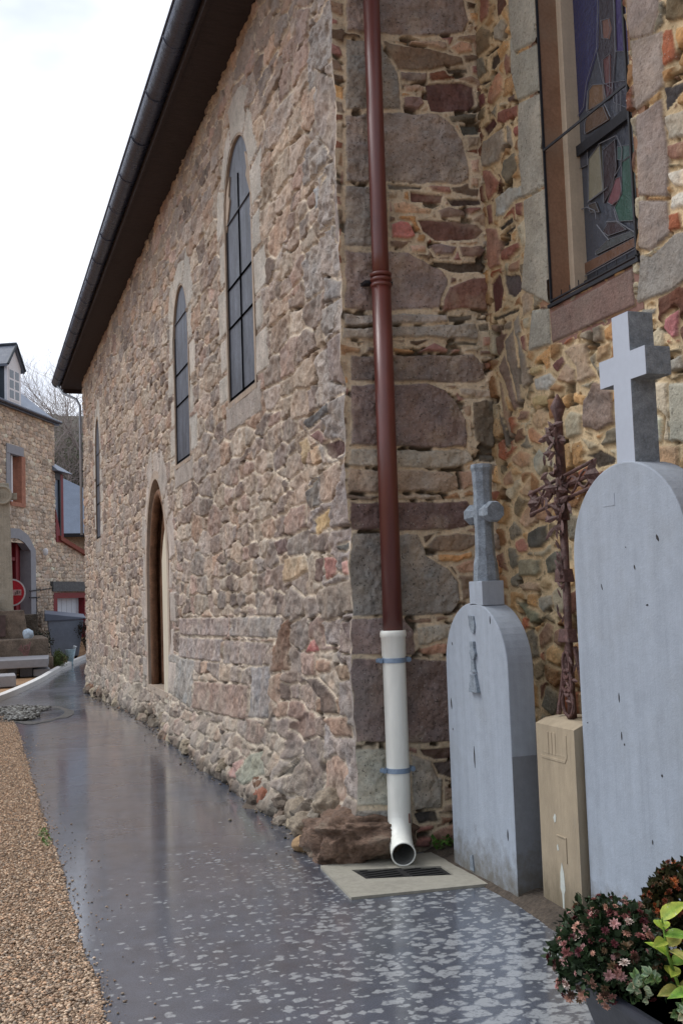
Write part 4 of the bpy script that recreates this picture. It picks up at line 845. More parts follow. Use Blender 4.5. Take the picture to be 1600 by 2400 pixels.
def stray(n):
    y = 3.3 + 9 * rs.rand(n) ** 1.3; x = kerbx(y) + rs.exponential(.035, n) * (1 + 1.5 * (fbm(y * 1.7, y * 0, 3, 2) > .08)); return np.stack([x, y, ground_z(x, y) + .002], -1)
pebbles('scattered_gravel', 700, stray, .0042, GP)
def crumbs(n):
    t = rs.rand(n); y = 5.7 + 14 * t ** 1.6; x = XN - .09 - rs.exponential(.045, n); return np.stack([x, y, ground_z(x, y) + .002], -1)
pebbles('mortar_rubble', 1500, crumbs, .007, [(120, 105, 90), (95, 80, 68), (140, 128, 110), (70, 66, 54)])
# broken, muddy patch of ground beside the far part of the path
M_MUD = MAT('dark_mud', (62, 60, 56), rough=.5, ns=9, na=.5, bump=1, bs=30)
def patch(n):
    a = rs.rand(n) * 6.283; r = np.sqrt(rs.rand(n)); x = .50 + .30 * r * np.cos(a) * (1 + .5 * np.sin(3 * a)) + .05 * rs.randn(n); y = 15.6 + 1.7 * r * np.sin(a); return np.stack([x, y, ground_z(x, y) + .012], -1)
pebbles('stone_litter', 1500, patch, .024, [(104, 104, 102), (84, 82, 78), (60, 58, 54), (130, 130, 126)], gain=1.2)
a = np.linspace(0, 2 * np.pi, 60, endpoint=False); rr = 1 + .35 * fbm(np.cos(a) * 2 + 5, np.sin(a) * 2, 8, 3)
o = obj('mud_patch', [(.60 + .62 * r * math.cos(t), 15.5 + 2.0 * r * math.sin(t), float(ground_z(0, 15.5 + 2 * r * math.sin(t))) + .005) for t, r in zip(a, rr)], [tuple(range(60))], M_MUD); kind(o, 'structure')

# ------------------------------------------------------------------ drain slab, rocks
M_CONC = MAT('pale_concrete', (142, 138, 126), rough=0.8, ns=5, na=.18, bump=.3, bs=90, gain=1.15, blotch=.3, bcol=(104, 102, 90), bsc=5)
M_BLACK = MAT('black_drain_hollow', (16, 15, 15), rough=.9, ns=20, na=.4, bump=.5)
dr = thing('drain', 'flat concrete slab with a black drain slot below the downpipe', 'drain', (2.0, 5.05, 0))
m = MB(); so = [(1.655, 4.82), (2.34, 4.745), (2.40, 5.06), (2.36, 5.44), (1.70, 5.44)]; si = [(1.83, 5.09), (2.26, 4.965), (2.27, 5.15), (1.82, 5.285)]
zt = .013; V = [(*p, zt) for p in so] + [(*p, zt) for p in si] + [(*p, -.05) for p in so] + [(*p, -.12) for p in si]
m.add(V, [(0, 1, 6, 5), (1, 2, 6), (2, 7, 6), (2, 3, 7), (3, 4, 8, 7), (4, 0, 5, 8), (9, 10, 1, 0), (10, 11, 2, 1), (11, 12, 3, 2), (12, 13, 4, 3), (13, 9, 0, 4), (5, 6, 15, 14), (6, 7, 16, 15), (7, 8, 17, 16), (8, 5, 14, 17)])
m.build('slab', M_CONC, dr)
m = MB(); m.add([(p[0], p[1], .004) for p in si], [(0, 1, 2, 3)]); m.hexa([(2.03, 5.032, .004), (2.06, 5.024, .004), (2.065, 5.21, .004), (2.035, 5.22, .004), (2.03, 5.032, .012), (2.06, 5.024, .012), (2.065, 5.21, .012), (2.035, 5.22, .012)])
for k in range(7): y = 5.0 + k * .04; m.box(1.86, 2.24, y + .02, y + .032, .005, .008)
m.build('slot', M_BLACK, dr)
M_BOULD = MAT('brown_boulder', (100, 80, 66), rough=.85, ns=7, na=.5, bump=1.0, bs=22, gain=1.5, blotch=.75, bcol=(140, 132, 116), bsc=3.5, stretch=(1, 1, 1.6))
bm = rock(3, (1.985, 5.63, .09), (.27, .25, .15), amp=.24, sub=5, boxy=.68, fr=2.4)
m = MB(); m.bm(bm); o = m.build('boulder', M_BOULD, None, loc=(1.96, 5.6, 0), smooth=True); tag(o, 'big rough brown boulder jutting from the corner behind the drain slab', 'boulder')
M_RK = MAT('grey_rock', (128, 116, 100), rough=.9, ns=10, na=.4, bump=.9, bs=30, gain=1.3)
M_RK2 = MAT('tan_rock', (146, 118, 84), rough=.8, ns=9, na=.3, bump=.5, bs=30, gain=1.2)
for i, (c, s, mt, lab) in enumerate([((1.80, 6.02, .10), (.085, .10, .075), M_RK, 'small knobbly grey rock on the ground just left of the boulder'),
                                     ((1.76, 5.86, .035), (.095, .09, .05), M_RK2, 'smooth tan rock lying lowest, left of the boulder'),
                                     ((1.93, 5.95, .22), (.10, .14, .09), M_RK, 'pale rock wedged against the wall foot above the boulder'),
                                     ((1.90, 6.45, .08), (.09, .16, .09), M_RK, 'rough grey rock at the wall foot between the clay pipe and the boulder')]):
    m = MB(); m.bm(rock(20 + i, c, s, amp=.28 if mt is M_RK else .12, sub=4)); tag(m.build('rock', mt, None, loc=(c[0], c[1], 0), smooth=True), lab, 'rock', None)
M_CLAY = MAT('old_clay', (120, 74, 54), rough=.8, ns=12, na=.35, bump=.6, bs=30, gain=1.25)
cp = thing('clay_pipe', 'broken orange clay pipe with a dark hollow end poking from the wall foot', 'pipe', (1.93, 6.95, 0))
m = MB(); ca = Vector((1.86, 6.86, .075)); d_ = Vector((.62, .78, .05)).normalized(); up = Vector((0, 0, 1)); sx = d_.cross(up).normalized(); 
V = []; n = 24
for (t, r) in ((0, .066), (.30, .066), (.30, .054), (0.0, .054)):
    for k in range(n): an = 2 * math.pi * k / n; V.append(ca + d_ * t + sx * math.cos(an) * r + up * math.sin(an) * r)
m.add(V, [(a * n + k, a * n + (k + 1) % n, ((a + 1) % 4) * n + (k + 1) % n, ((a + 1) % 4) * n + k) for a in (0, 2, 3) for k in range(n)]); m.build('pipe_wall', M_CLAY, cp, smooth=True)
m = MB(); m.add([ca + d_ * .14 + sx * math.cos(2 * math.pi * k / n) * .0535 + up * math.sin(2 * math.pi * k / n) * .0535 for k in range(n)], [tuple(range(n))]); m.build('hollow', M_BLACK, cp)
m = MB(); m.bm(rock(41, (1.87, 7.12, .06), (.09, .12, .085), amp=.2, sub=4, boxy=.75)); tag(m.build('brick_lump', M_CLAY, None, loc=(1.87, 7.12, 0), smooth=True), 'dark reddish brown lump of stone left of the clay pipe', 'rock')
# little weeds
M_LEAFG = MAT('weed_leaf', (74, 112, 44), rough=.6, ns=30, na=.4, bump=0, gain=1.2)
def leafpatch(name, lab, cat, c, r, n, size, mat, h=.06, seed=1, up=.5):
    rnd = random.Random(seed); m = MB()
    for k in range(n):
        a = rnd.random() * 6.283; q = math.sqrt(rnd.random()); p = Vector((c[0] + r[0] * q * math.cos(a), c[1] + r[1] * q * math.sin(a), c[2] + rnd.random() * h))
        d = Vector((rnd.gauss(0, 1), rnd.gauss(0, 1), abs(rnd.gauss(0, up)))).normalized(); s = d.cross(Vector((0, 0, 1))).normalized() * size * .35; e = p + d * size
        m.add([p, p + d * size * .5 + s, e, p + d * size * .5 - s], [(0, 1, 2, 3)])
        m.add([(c[0], c[1], c[2] - .01), p, p + s * .08], [(0, 1, 2)])
    o = m.build(name, mat, None, loc=tuple(c)); return tag(o, lab, cat)
leafpatch('weed', 'small bright green weed beside the drain between downpipe and small tombstone', 'weed', (2.42, 5.45, .01), (.07, .06), 70, .035, M_LEAFG, seed=2)
leafpatch('moss_tuft', 'green moss tuft on the gravel edge of the wet path', 'moss', (.37, 6.9, .0), (.03, .28), 160, .016, M_LEAFG, h=.012, seed=5)

# ------------------------------------------------------------------ downpipe
M_RED = MAT('brown_red_pipe_paint', (98, 46, 38), rough=.42, ns=3, na=.22, bump=.06, bs=20, gain=1.1, spec=.8, stretch=(1, 1, .25), blotch=.3, bcol=(92, 62, 62), bsc=2)
M_WHITE = MAT('ivory_pipe_paint', (238, 239, 230), rough=.42, ns=3, na=.08, bump=.12, gain=1.0, spec=.5, stretch=(1, 1, .3), streak=.10)
M_ZINC = MAT('blue_zinc_clamp', (140, 160, 182), rough=.4, ns=20, na=.15, bump=.2, metal=.4)
M_DARKGAP = MAT('pipe_inside', (112, 112, 108), rough=.8, ns=10, na=.2, bump=0)
PX, PY = 2.168, YR - .10
dp = thing('downpipe', 'brown-red rainwater downpipe with an ivory white foot clamped to the corner wall', 'downpipe', (PX, PY, .1))
m = MB(); m.tube([(PX + .012, PY, 5.75), (PX + .006, PY, 3.4), (PX + .006, PY, 3.22)], .048, 32); m.tube([(PX + .006, PY, 3.24), (PX, PY, 1.22)], .055, 32); m.build('upper_pipe', M_RED, dp, smooth=True)
m = MB(); 
for z in (3.20, 3.232, 3.262): m.tube([(PX + .006, PY, z - .012), (PX + .006, PY, z - .006), (PX + .006, PY, z + .006), (PX + .006, PY, z + .012)], [.054, .0625, .0625, .054], 32)
m.build('pipe_joint', M_RED, dp, smooth=True)
m = MB(); m.box(PX - .08, PX + .09, PY + .03, PY + .10, 3.218, 3.236); m.build('wall_bracket', M_IRON, dp)
# foot: collar, straight pipe, elbow turned to the front with an open end
m = MB(); m.tube([(PX, PY, 1.235), (PX, PY, 1.24), (PX, PY, 1.225), (PX, PY, 1.205), (PX, PY, 1.20), (PX, PY, 1.10), (PX, PY, 1.09)], [.052, .070, .074, .074, .0685, .068, .063], 36, cap=False); m.build('collar', M_WHITE, dp, smooth=True)
path = [(PX, PY, 1.12), (PX, PY, .9), (PX, PY, .6), (PX, PY, .4), (PX - .002, PY, .27)]; k = 10
for i in range(1, k + 1):
    an = math.radians(78) * i / k; rad = .175; path.append((PX - .002 - .07 * (i / k) ** 1.5, PY - rad * (1 - math.cos(an)) - .075 * (i / k) ** 2, .245 - rad * math.sin(an)))
n = 36; mo = MB(); mo.tube(path, .064, n, cap=False); 
dv = (Vector(path[-1]) - Vector(path[-2])).normalized()
mo.tube([Vector(path[-1]) - dv * .004, Vector(path[-1]) + dv * .004, Vector(path[-1]) + dv * .006, Vector(path[-1]) + dv * .002], [.064, .066, .060, .058], n, cap=False)
mo.build('lower_pipe', M_WHITE, dp, smooth=True)
mi = MB(); mi.tube([Vector(path[-1]) + dv * .003] + [Vector(p) for p in path[-2:-9:-1]], .0585, n, cap=False); mi.build('pipe_lining', M_DARKGAP, dp, smooth=True)
for z in (1.075, .475):
    m = MB(); m.tube([(PX, PY, z - .014), (PX, PY, z - .013), (PX, PY, z + .013), (PX, PY, z + .014)], [.060, .069, .069, .060], 32); m.tube([(PX - .1, PY + .012, z), (PX - .06, PY + .012, z)], .011, 8); m.tube([(PX + .06, PY + .012, z), (PX + .1, PY + .012, z)], .011, 8)
    m.box(PX - .012, PX + .012, PY + .055, PY + .12, z - .01, z + .01)
    c_ = m.build('clamp', M_ZINC, dp)
    b = MB(); b.tube([(PX + .083, PY - .015, z), (PX + .083, PY + .03, z)], .016, 6); b.build('bolt', M_ZINC, c_); b = MB(); b.tube([(PX - .083, PY - .012, z), (PX - .083, PY + .03, z)], .014, 6); b.build('bolt', M_ZINC, c_)
m = MB(); m.box(PX + .012, PX + .017, PY - .108, PY - .098, .205, .255); m.build('scratch', MAT('rust_scratch', (80, 40, 25)), dp)
# thin pale pipe at the far corner of the church
M_PALEZ = MAT('pale_zinc', (150, 156, 164), rough=.45, ns=8, na=.15, bump=.1, metal=.3, gain=1.2)
m = MB(); m.tube([(GX - .04, 21.9, 5.9), (GX + .05, 21.75, 5.72), (XN - .12, 21.45, 5.55), (XN - .06, 21.36, 5.4), (XN - .06, 21.36, 2.8)], .026, 12); o = m.build('downpipe', M_PALEZ, None, loc=(XN - .06, 21.36, 2.8), smooth=True)
tag(o, 'thin pale zinc downpipe at the far end corner of the church', 'downpipe')

# ------------------------------------------------------------------ tombstones
M_TOMB = MAT('painted_granite', (158, 167, 178), rough=.62, ns=3, na=.09, bump=.35, bs=110, gain=1.0, streak=.15, blotch=.35, splash=.8, bcol=(128, 132, 134), bsc=3, spec=.35)
M_TROUGH = MAT('hammered_granite', (132, 142, 152), rough=.85, ns=22, na=.35, bump=1.0, bs=70, gain=1.0, blotch=.4, bcol=(84, 94, 102), bsc=30)
M_CHIP = MAT('dark_rust_pit', (48, 46, 46), rough=.9)
def arch(y0, y1, zs, zt, n=28, pw=1.0, z0=-.04):
    hw = (y1 - y0) / 2; yc = (y0 + y1) / 2
    return [(y0, z0), (y0, zs)] + [(yc - hw * math.cos(math.pi * k / n), zs + (zt - zs) * math.sin(math.pi * k / n) ** pw) for k in range(1, n)] + [(y1, zs), (y1, z0)]
def chips(parent, x, lst):
    for (y, z, w_, h_, t) in lst:
        m = MB(); pts = [(y + h_ * .5 * s_ * math.sin(t) + q, z + h_ * .5 * s_ * math.cos(t)) for s_, q in ((-1, 0), (-.3, w_ * .6), (.4, w_ * .5), (1, 0), (.3, -w_ * .5), (-.5, -w_ * .4))]
        m.prism(pts, x - .0015, x + .01); m.build('pit', M_CHIP, parent)
t1 = thing('tombstone', 'small round-topped grey tombstone with a short stone cross beside the white pipe foot', 'tombstone', (2.42, 4.81, 0))
m = MB(); m.prism(arch(4.467, 5.163, 1.06, 1.385), 2.353, 2.490); slab = m.build('slab', M_TOMB, t1, bevel=.006)
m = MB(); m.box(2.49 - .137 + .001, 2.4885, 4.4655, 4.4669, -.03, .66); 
m.build('side_shade_sheet', MAT('shaded_side_granite', (122, 127, 134), rough=.7, ns=6, na=.1, bump=.4, bs=120, splash=.8), t1)  # darker grey paints the side face's shade into its colour
chips(slab, 2.353, [(5.115, .853, .012, .06, .1), (4.864, .607, .010, .11, 0), (4.540, .286, .010, .055, 0), (4.627, 1.299, .008, .04, 0), (5.075, 1.17, .007, .02, .4), (5.11, .72, .005, .012, 0)])
m = MB(); m.prism([(4.858, 1.32), (4.80, 1.318), (4.788, 1.27), (4.80, 1.229), (4.83, 1.235), (4.85, 1.27)], 2.345, 2.356)
m.build('relief', M_TROUGH, slab, bevel=.002); m = MB(); m.prism([(4.843, 1.19), (4.80, 1.19), (4.80, 1.155), (4.785, 1.13), (4.80, 1.10), (4.835, 1.10), (4.848, 1.13), (4.84, 1.155)], 2.339, 2.356)
m.prism([(4.838, 1.10), (4.808, 1.10), (4.80, 1.05), (4.79, 1.035), (4.85, 1.035), (4.842, 1.05)], 2.341, 2.356); m.prism([(4.845, 1.025), (4.795, 1.025), (4.77, .945), (4.86, .945)], 2.335, 2.356); m.prism([(4.862, .945), (4.765, .945), (4.765, .935), (4.862, .935)], 2.333, 2.356)
m.build('relief', M_TROUGH, slab, bevel=.002); m = MB(); m.prism([(4.96, .03), (4.955, .10), (4.93, .11), (4.915, .03)], 2.346, 2.356); m.build('relief', M_TROUGH, slab, bevel=.002)
def ocross(mb, yc, xc, z0, zt, za, al, t, w_):
    """cross with octagonal arms, a little thicker at the ends"""
    def oct_(cx, cy, r): return [(cx + r * math.cos(math.pi / 8 + k * math.pi / 4), cy + r * math.sin(math.pi / 8 + k * math.pi / 4)) for k in range(8)]
    rings = [(z0, w_ * 1.28), (z0 + .09, w_ * 1.18), (z0 + .13, w_), (za - .08, w_ * .92), (za, w_), (za + .1, w_ * .9), (zt - .04, w_), (zt - .02, w_ * 1.12), (zt, w_ * 1.05)]
    V = []; 
    for (z, r) in rings: V += [(x, y, z) for x, y in oct_(xc, yc, r)]
    n = 8; mb.add(V, [(i * n + k, i * n + (k + 1) % n, (i + 1) * n + (k + 1) % n, (i + 1) * n + k) for i in range(len(rings) - 1) for k in range(n)] + [tuple(range(7, -1, -1)), tuple(range((len(rings) - 1) * n, len(rings) * n))])
    rr = [(-al, w_ * .95), (-al * .8, w_ * 1.1), (-al * .45, w_ * .85), (al * .45, w_ * .85), (al * .8, w_ * 1.1), (al, w_ * .95)]; V = []
    for (y, r) in rr: V += [(xc + a, yc + y, za + b) for a, b in oct_(0, 0, r)]
    mb.add(V, [(i * n + k, i * n + (k + 1) % n, (i + 1) * n + (k + 1) % n, (i + 1) * n + k) for i in range(len(rr) - 1) for k in range(n)] + [tuple(range(7, -1, -1)), tuple(range((len(rr) - 1) * n, len(rr) * n))])
m = MB(); ocross(m, 4.77, 2.415, 1.49, 2.085, 1.835, .135, .1, .052); m.build('stone_cross', M_TROUGH, t1, bevel=.003)
m = MB(); m.box(2.353, 2.475, 4.70, 4.845, 1.37, 1.492); m.build('cross_base', M_TOMB, t1, bevel=.004)

t2 = thing('tombstone', 'largest pale grey tombstone, tall and arched, with a white-faced granite cross on top', 'tombstone', (2.52, 3.6, 0))
m = MB(); m.prism(arch(3.205, 3.995, 1.56, 1.945, pw=.95), 2.45, 2.60); slab2 = m.build('slab', M_TOMB, t2, bevel=.006)
chips(slab2, 2.45, [(3.703, .993, .006, .04, 0), (3.699, .839, .006, .035, 0), (3.682, .807, .006, .01, 0), (3.443, .719, .01, .012, 0), (3.5275, .453, .006, .02, 0), (3.478, 1.368, .012, .006, 0), (3.388, 1.625, .013, .03, .4), (3.547, 1.518, .007, .02, .2), (3.786, 1.444, .005, .028, .3), (3.475, 1.369, .01, .006, 0), (3.948, .867, .006, .006, 0), (3.60, 1.60, .005, .005, 0)])
m = MB(); m.box(2.4485, 2.452, 3.66, 3.745, 1.775, 1.825); m.build('name_scrap', M_TOMB, slab2)
m = MB(); xa, xb = 2.46, 2.575; cx = [(3.515, 1.90), (3.515, 2.268), (3.41, 2.268), (3.41, 2.382), (3.51, 2.382), (3.51, 2.545), (3.625, 2.545), (3.625, 2.382), (3.733, 2.382), (3.733, 2.268), (3.635, 2.268), (3.64, 1.90)]
m.prism(cx, xa, xb); cro = m.build('stone_cross', M_TROUGH, t2, bevel=.004)
m = MB(); m.prism([((y - 3.57) * .99 + 3.57, (z - 2.3) * .995 + 2.3) for y, z in cx], xa - .0025, xa - .0005); m.build('cross_face', MAT('smooth_white_face', (172, 180, 192), rough=.6, ns=5, na=.04, bump=.15, bs=120), cro)

t3 = thing('stele', 'narrow beige stone stele with a domed top between the two grey tombstones', 'stele', (2.54, 4.18, 0))
M_BEIGE = MAT('beige_limestone', (158, 144, 122), rough=.8, ns=4, na=.12, bump=.3, bs=60, gain=1.05, streak=.14, blotch=.55, bcol=(176, 174, 160), splash=.7, bsc=2.2, stretch=(1, 1, .35), spec=.3)
m = MB(); yc = 4.18; hw = .165; V = []; n = 14
top = [(yc - hw + 2 * hw * k / n, .828 + .0 * k) for k in range(n + 1)]
for (x, dz) in ((2.42, 0), (2.47, .028), (2.54, .04), (2.66, .03)): V += [(x, y, z + dz * (1 - .25 * ((y - yc) / hw) ** 2)) for y, z in top]
F = [(i * (n + 1) + k, i * (n + 1) + k + 1, (i + 1) * (n + 1) + k + 1, (i + 1) * (n + 1) + k) for i in range(3) for k in range(n)]; m.add(V, F)
b = len(V); 
m.add([(2.42, y, z) for y, z in top] + [(2.42, yc + hw, -.05), (2.42, yc - hw, -.05)], [tuple(range(n + 3))])
m.add([(2.42, yc - hw, -.05), (2.66, yc - hw, -.05), (2.66, yc - hw, .85), (2.54, yc - hw, .858), (2.47, yc - hw, .849), (2.42, yc - hw, .828)], [(0, 1, 2, 3, 4, 5)]); m.add([(2.42, yc + hw, -.05), (2.66, yc + hw, -.05), (2.66, yc + hw, .85), (2.54, yc + hw, .858), (2.47, yc + hw, .849), (2.42, yc + hw, .828)], [(5, 4, 3, 2, 1, 0)])
m.build('shaft', M_BEIGE, t3)
m = MB(); m.box(2.4195, 2.424, 4.09, 4.30, .70, .71)
for y in (4.235, 4.205, 4.175): m.box(2.4175, 2.424, y, y + .016, .70, .80)
m.prism([(4.31, .69), (4.30, .675), (4.10, .675), (4.08, .70), (4.08, .80), (4.09, .80), (4.09, .705), (4.11, .688), (4.30, .688)], 2.4175, 2.424); m.box(2.416, 2.424, 4.12, 4.20, .345, .352); m.box(2.416, 2.424, 4.12, 4.127, .24, .35)
m.build('carved_band', M_BEIGE, t3, bevel=.002)
M_WS = MAT('white_stain', (186, 190, 182), rough=.8, ns=20, na=.1, bump=.1)
m = MB(); m.prism([(4.225, .42), (4.21, .44), (4.20, .43), (4.205, .405), (4.215, .40)], 2.4185, 2.424); m.build('white_spot', M_WS, t3); m = MB(); m.prism([(4.205, .30), (4.195, .31), (4.19, .285), (4.20, .28)], 2.4185, 2.424); m.build('white_spot', M_WS, t3)
m = MB(); m.prism([(4.185, .19), (4.17, .235), (4.155, .19), (4.15, .12), (4.16, .10), (4.165, .03), (4.175, .03), (4.178, .10), (4.19, .12)], 2.4185, 2.424); m.build('white_spot', M_WS, t3)

# cast iron cross behind the stele
M_RUST = MAT('rusty_cast_iron', (74, 44, 38), rough=.55, ns=18, na=.5, bump=.9, bs=60, gain=1.15, blotch=.35, bcol=(150, 118, 112), bsc=28, spec=.6)
ic = thing('iron_cross', 'ornate dark rusty cast iron grave cross rising behind the beige stele', 'cross', (2.50, 4.15, .85))
rnd = random.Random(8); XI = 2.50
def iy(px): return 4.15 - (px - 1322) / 560 * 1.0
m = MB()
def zz(py): return 1.94 - (py - 1110) / 552 * 1.0 
m.tube([(XI, 4.155, .86), (XI, 4.15, 1.0), (XI, 4.148, 1.75)], [.022, .017, .019], 10); m.tube([(XI, 4.148, 1.75), (XI, 4.147, 2.05), (XI, 4.147, 2.22), (XI, 4.147, 2.27), (XI, 4.147, 2.33)], [.030, .022, .018, .036, .004], 10)
m.build('shaft', M_RUST, ic, smooth=True)
m = MB(); m.tube([(XI - .01, 4.43, 1.895), (XI - .01, 3.87, 1.985)], .009, 8); m.tube([(XI - .01, 4.42, 1.80), (XI - .01, 3.88, 1.875)], .009, 8)
m.tube([(XI, 4.40, 1.86), (XI, 4.15, 1.90), (XI, 3.90, 1.93)], [.010, .018, .010], 8)
for s_ in (-1, 1):
    for q_ in (-1, 1): m.tube([(XI - .01, 4.15 + s_ * (.05 + .22 * t / 8), 1.895 - s_ * (.0 + .03 * t / 8) + q_ * .038 * math.sin(t * .8)) for t in range(9)], .006, 6)
m.build('cross_arm', M_RUST, ic)
m = MB()
def leaf(mb, c, d, ln, wd_, th=.012):
    c = Vector(c); d = Vector(d).normalized(); s = d.cross(Vector((1, 0, 0))).normalized(); x = Vector((1, 0, 0))
    ring_ = []; V = []
    for t, k in ((0, .25), (.25, .8), (.5, 1), (.75, .7), (1, .05)):
        for a, b in ((1, 0), (0, 1), (-1, 0), (0, -1)): V.append(c + d * ln * t + s * wd_ * .5 * k * a + x * th * b * k)
    mb.add(V, [(i * 4 + k, i * 4 + (k + 1) % 4, (i + 1) * 4 + (k + 1) % 4, (i + 1) * 4 + k) for i in range(4) for k in range(4)] + [(0, 1, 2, 3), (19, 18, 17, 16)])
for (y, z, dy) in ((4.40, 1.85, 1), (3.90, 1.93, -1)):
    leaf(m, (XI, y - dy * .03, z), (0, dy, .9), .10, .06, .02); leaf(m, (XI, y - dy * .03, z), (0, dy, -.8), .10, .06, .02); leaf(m, (XI, y - dy * .05, z), (0, dy, 0), .11, .08, .03)
for k in range(70):    # vine leaves and scrolls at the crossing and up the head
    t = rnd.random(); y = 4.15 + rnd.gauss(0, .055 * (1 - .55 * t)); z = 1.72 + t * .46; a = rnd.random() * 6.283
    leaf(m, (XI - .02 - rnd.random() * .03, y, z), (rnd.gauss(0, .4), math.cos(a), math.sin(a)), .05 + rnd.random() * .035, .03, .008)
for k in range(30):
    t = rnd.random(); leaf(m, (XI - .03, 4.15 + rnd.gauss(0, .012), 1.18 + t * .55), (rnd.gauss(0, .3), rnd.gauss(0, .5), 1), .045, .018, .006)
m.build('vine_ornament', M_RUST, ic)
m = MB(); rnd = random.Random(3)
for s in (-1, 1):
    for (r0, z0) in ((.045, .93), (.038, 1.02), (.028, 1.10)):
        m.tube([(XI - .02, 4.15 + s * r0 * 1.0 * math.sin(a * .62) * 1.0, z0 + .06 * math.cos(a * .62)) for a in range(6)], .008, 6)
m.tube([(XI, 4.27, .87), (XI + .01, 4.235, 1.02), (XI + .01, 4.185, 1.18)], .012, 8); m.tube([(XI, 4.03, .87), (XI + .01, 4.07, 1.02), (XI + .01, 4.12, 1.18)], .012, 8)
for k in range(14): leaf(m, (XI - .02, 4.15 + rnd.gauss(0, .03), .92 + rnd.random() * .22), (0, rnd.gauss(0, 1), rnd.gauss(0, 1)), .05, .02, .007)
m.build('scroll_base', M_RUST, ic)
m = MB(); m.prism([(4.20, 1.20), (4.10, 1.20), (4.115, 1.26), (4.185, 1.26)], XI - .03, XI + .02); m.build('collar', M_RUST, ic, bevel=.006); m = MB(); m.prism([(4.195, 1.47), (4.105, 1.47), (4.12, 1.53), (4.18, 1.53)], XI - .035, XI + .02); m.build('collar', M_RUST, ic, bevel=.006)
# a raised bed of earth under the graves
M_DIRT = MAT('grave_earth', (80, 70, 60), rough=.9, ns=9, na=.5, bump=1, bs=20)
V = []; n = 40
ex = np.linspace(2.30, XW, 9); ey = np.linspace(.5, 5.50, 70); X, Y = np.meshgrid(ex, ey, indexing='ij'); X = np.where(X < 2.31, X + .012 * fbm(Y * 7, Y * 0, 3, 3) - .05 * ss(4.4, 4.0, Y), X)
Zz = .010 + .022 * fbm(X * 9, Y * 9, 4, 4) + .02 * ss(2.32, 2.45, X) + .014; Zz[0] = -.01
I = np.arange(X.size).reshape(X.shape); q = np.stack([I[:-1, :-1], I[1:, :-1], I[1:, 1:], I[:-1, 1:]], -1).reshape(-1, 4)
kind(obj('earth_strip', np.stack([X, Y, Zz], -1).reshape(-1, 3), q, M_DIRT, smooth=True), 'structure')
# ------------------------------------------------------------------ planter with its plants
def tube_leafM(name, c1, rough=.55): return MAT(name, c1, rough=rough, ns=25, na=.35, bump=.2, gain=1.25)
M_POT = MAT('black_plastic', (34, 36, 44), rough=.4, ns=10, na=.2, bump=.1, gain=1.3)
pl = thing('planter', 'dark plastic planter trough holding the flowers, bottom right', 'planter', (2.15, 2.8, 0))
m = MB(); OY = 2.78
m.hexa([(1.86, 2.55, .0), (2.42, 2.55, .0), (2.42, 3.02, .0), (1.86, 3.02, .0), (1.80, 2.49, .20), (2.44, 2.49, .20), (2.44, 3.06, .20), (1.80, 3.06, .20)]); m.build('trough', M_POT, pl, bevel=.012)
m = MB(); m.box(1.785, 2.442, 2.475, 2.50, .185, .215); m.box(1.785, 1.81, 2.50, 3.05, .185, .215); m.box(1.785, 2.442, 3.05, 3.075, .185, .215); m.box(2.42, 2.442, 2.50, 3.05, .185, .215); m.build('rim', M_POT, pl, bevel=.006)
m = MB(); m.box(1.812, 2.418, 2.502, 3.048, .17, .20); m.build('soil', M_DIRT, pl)
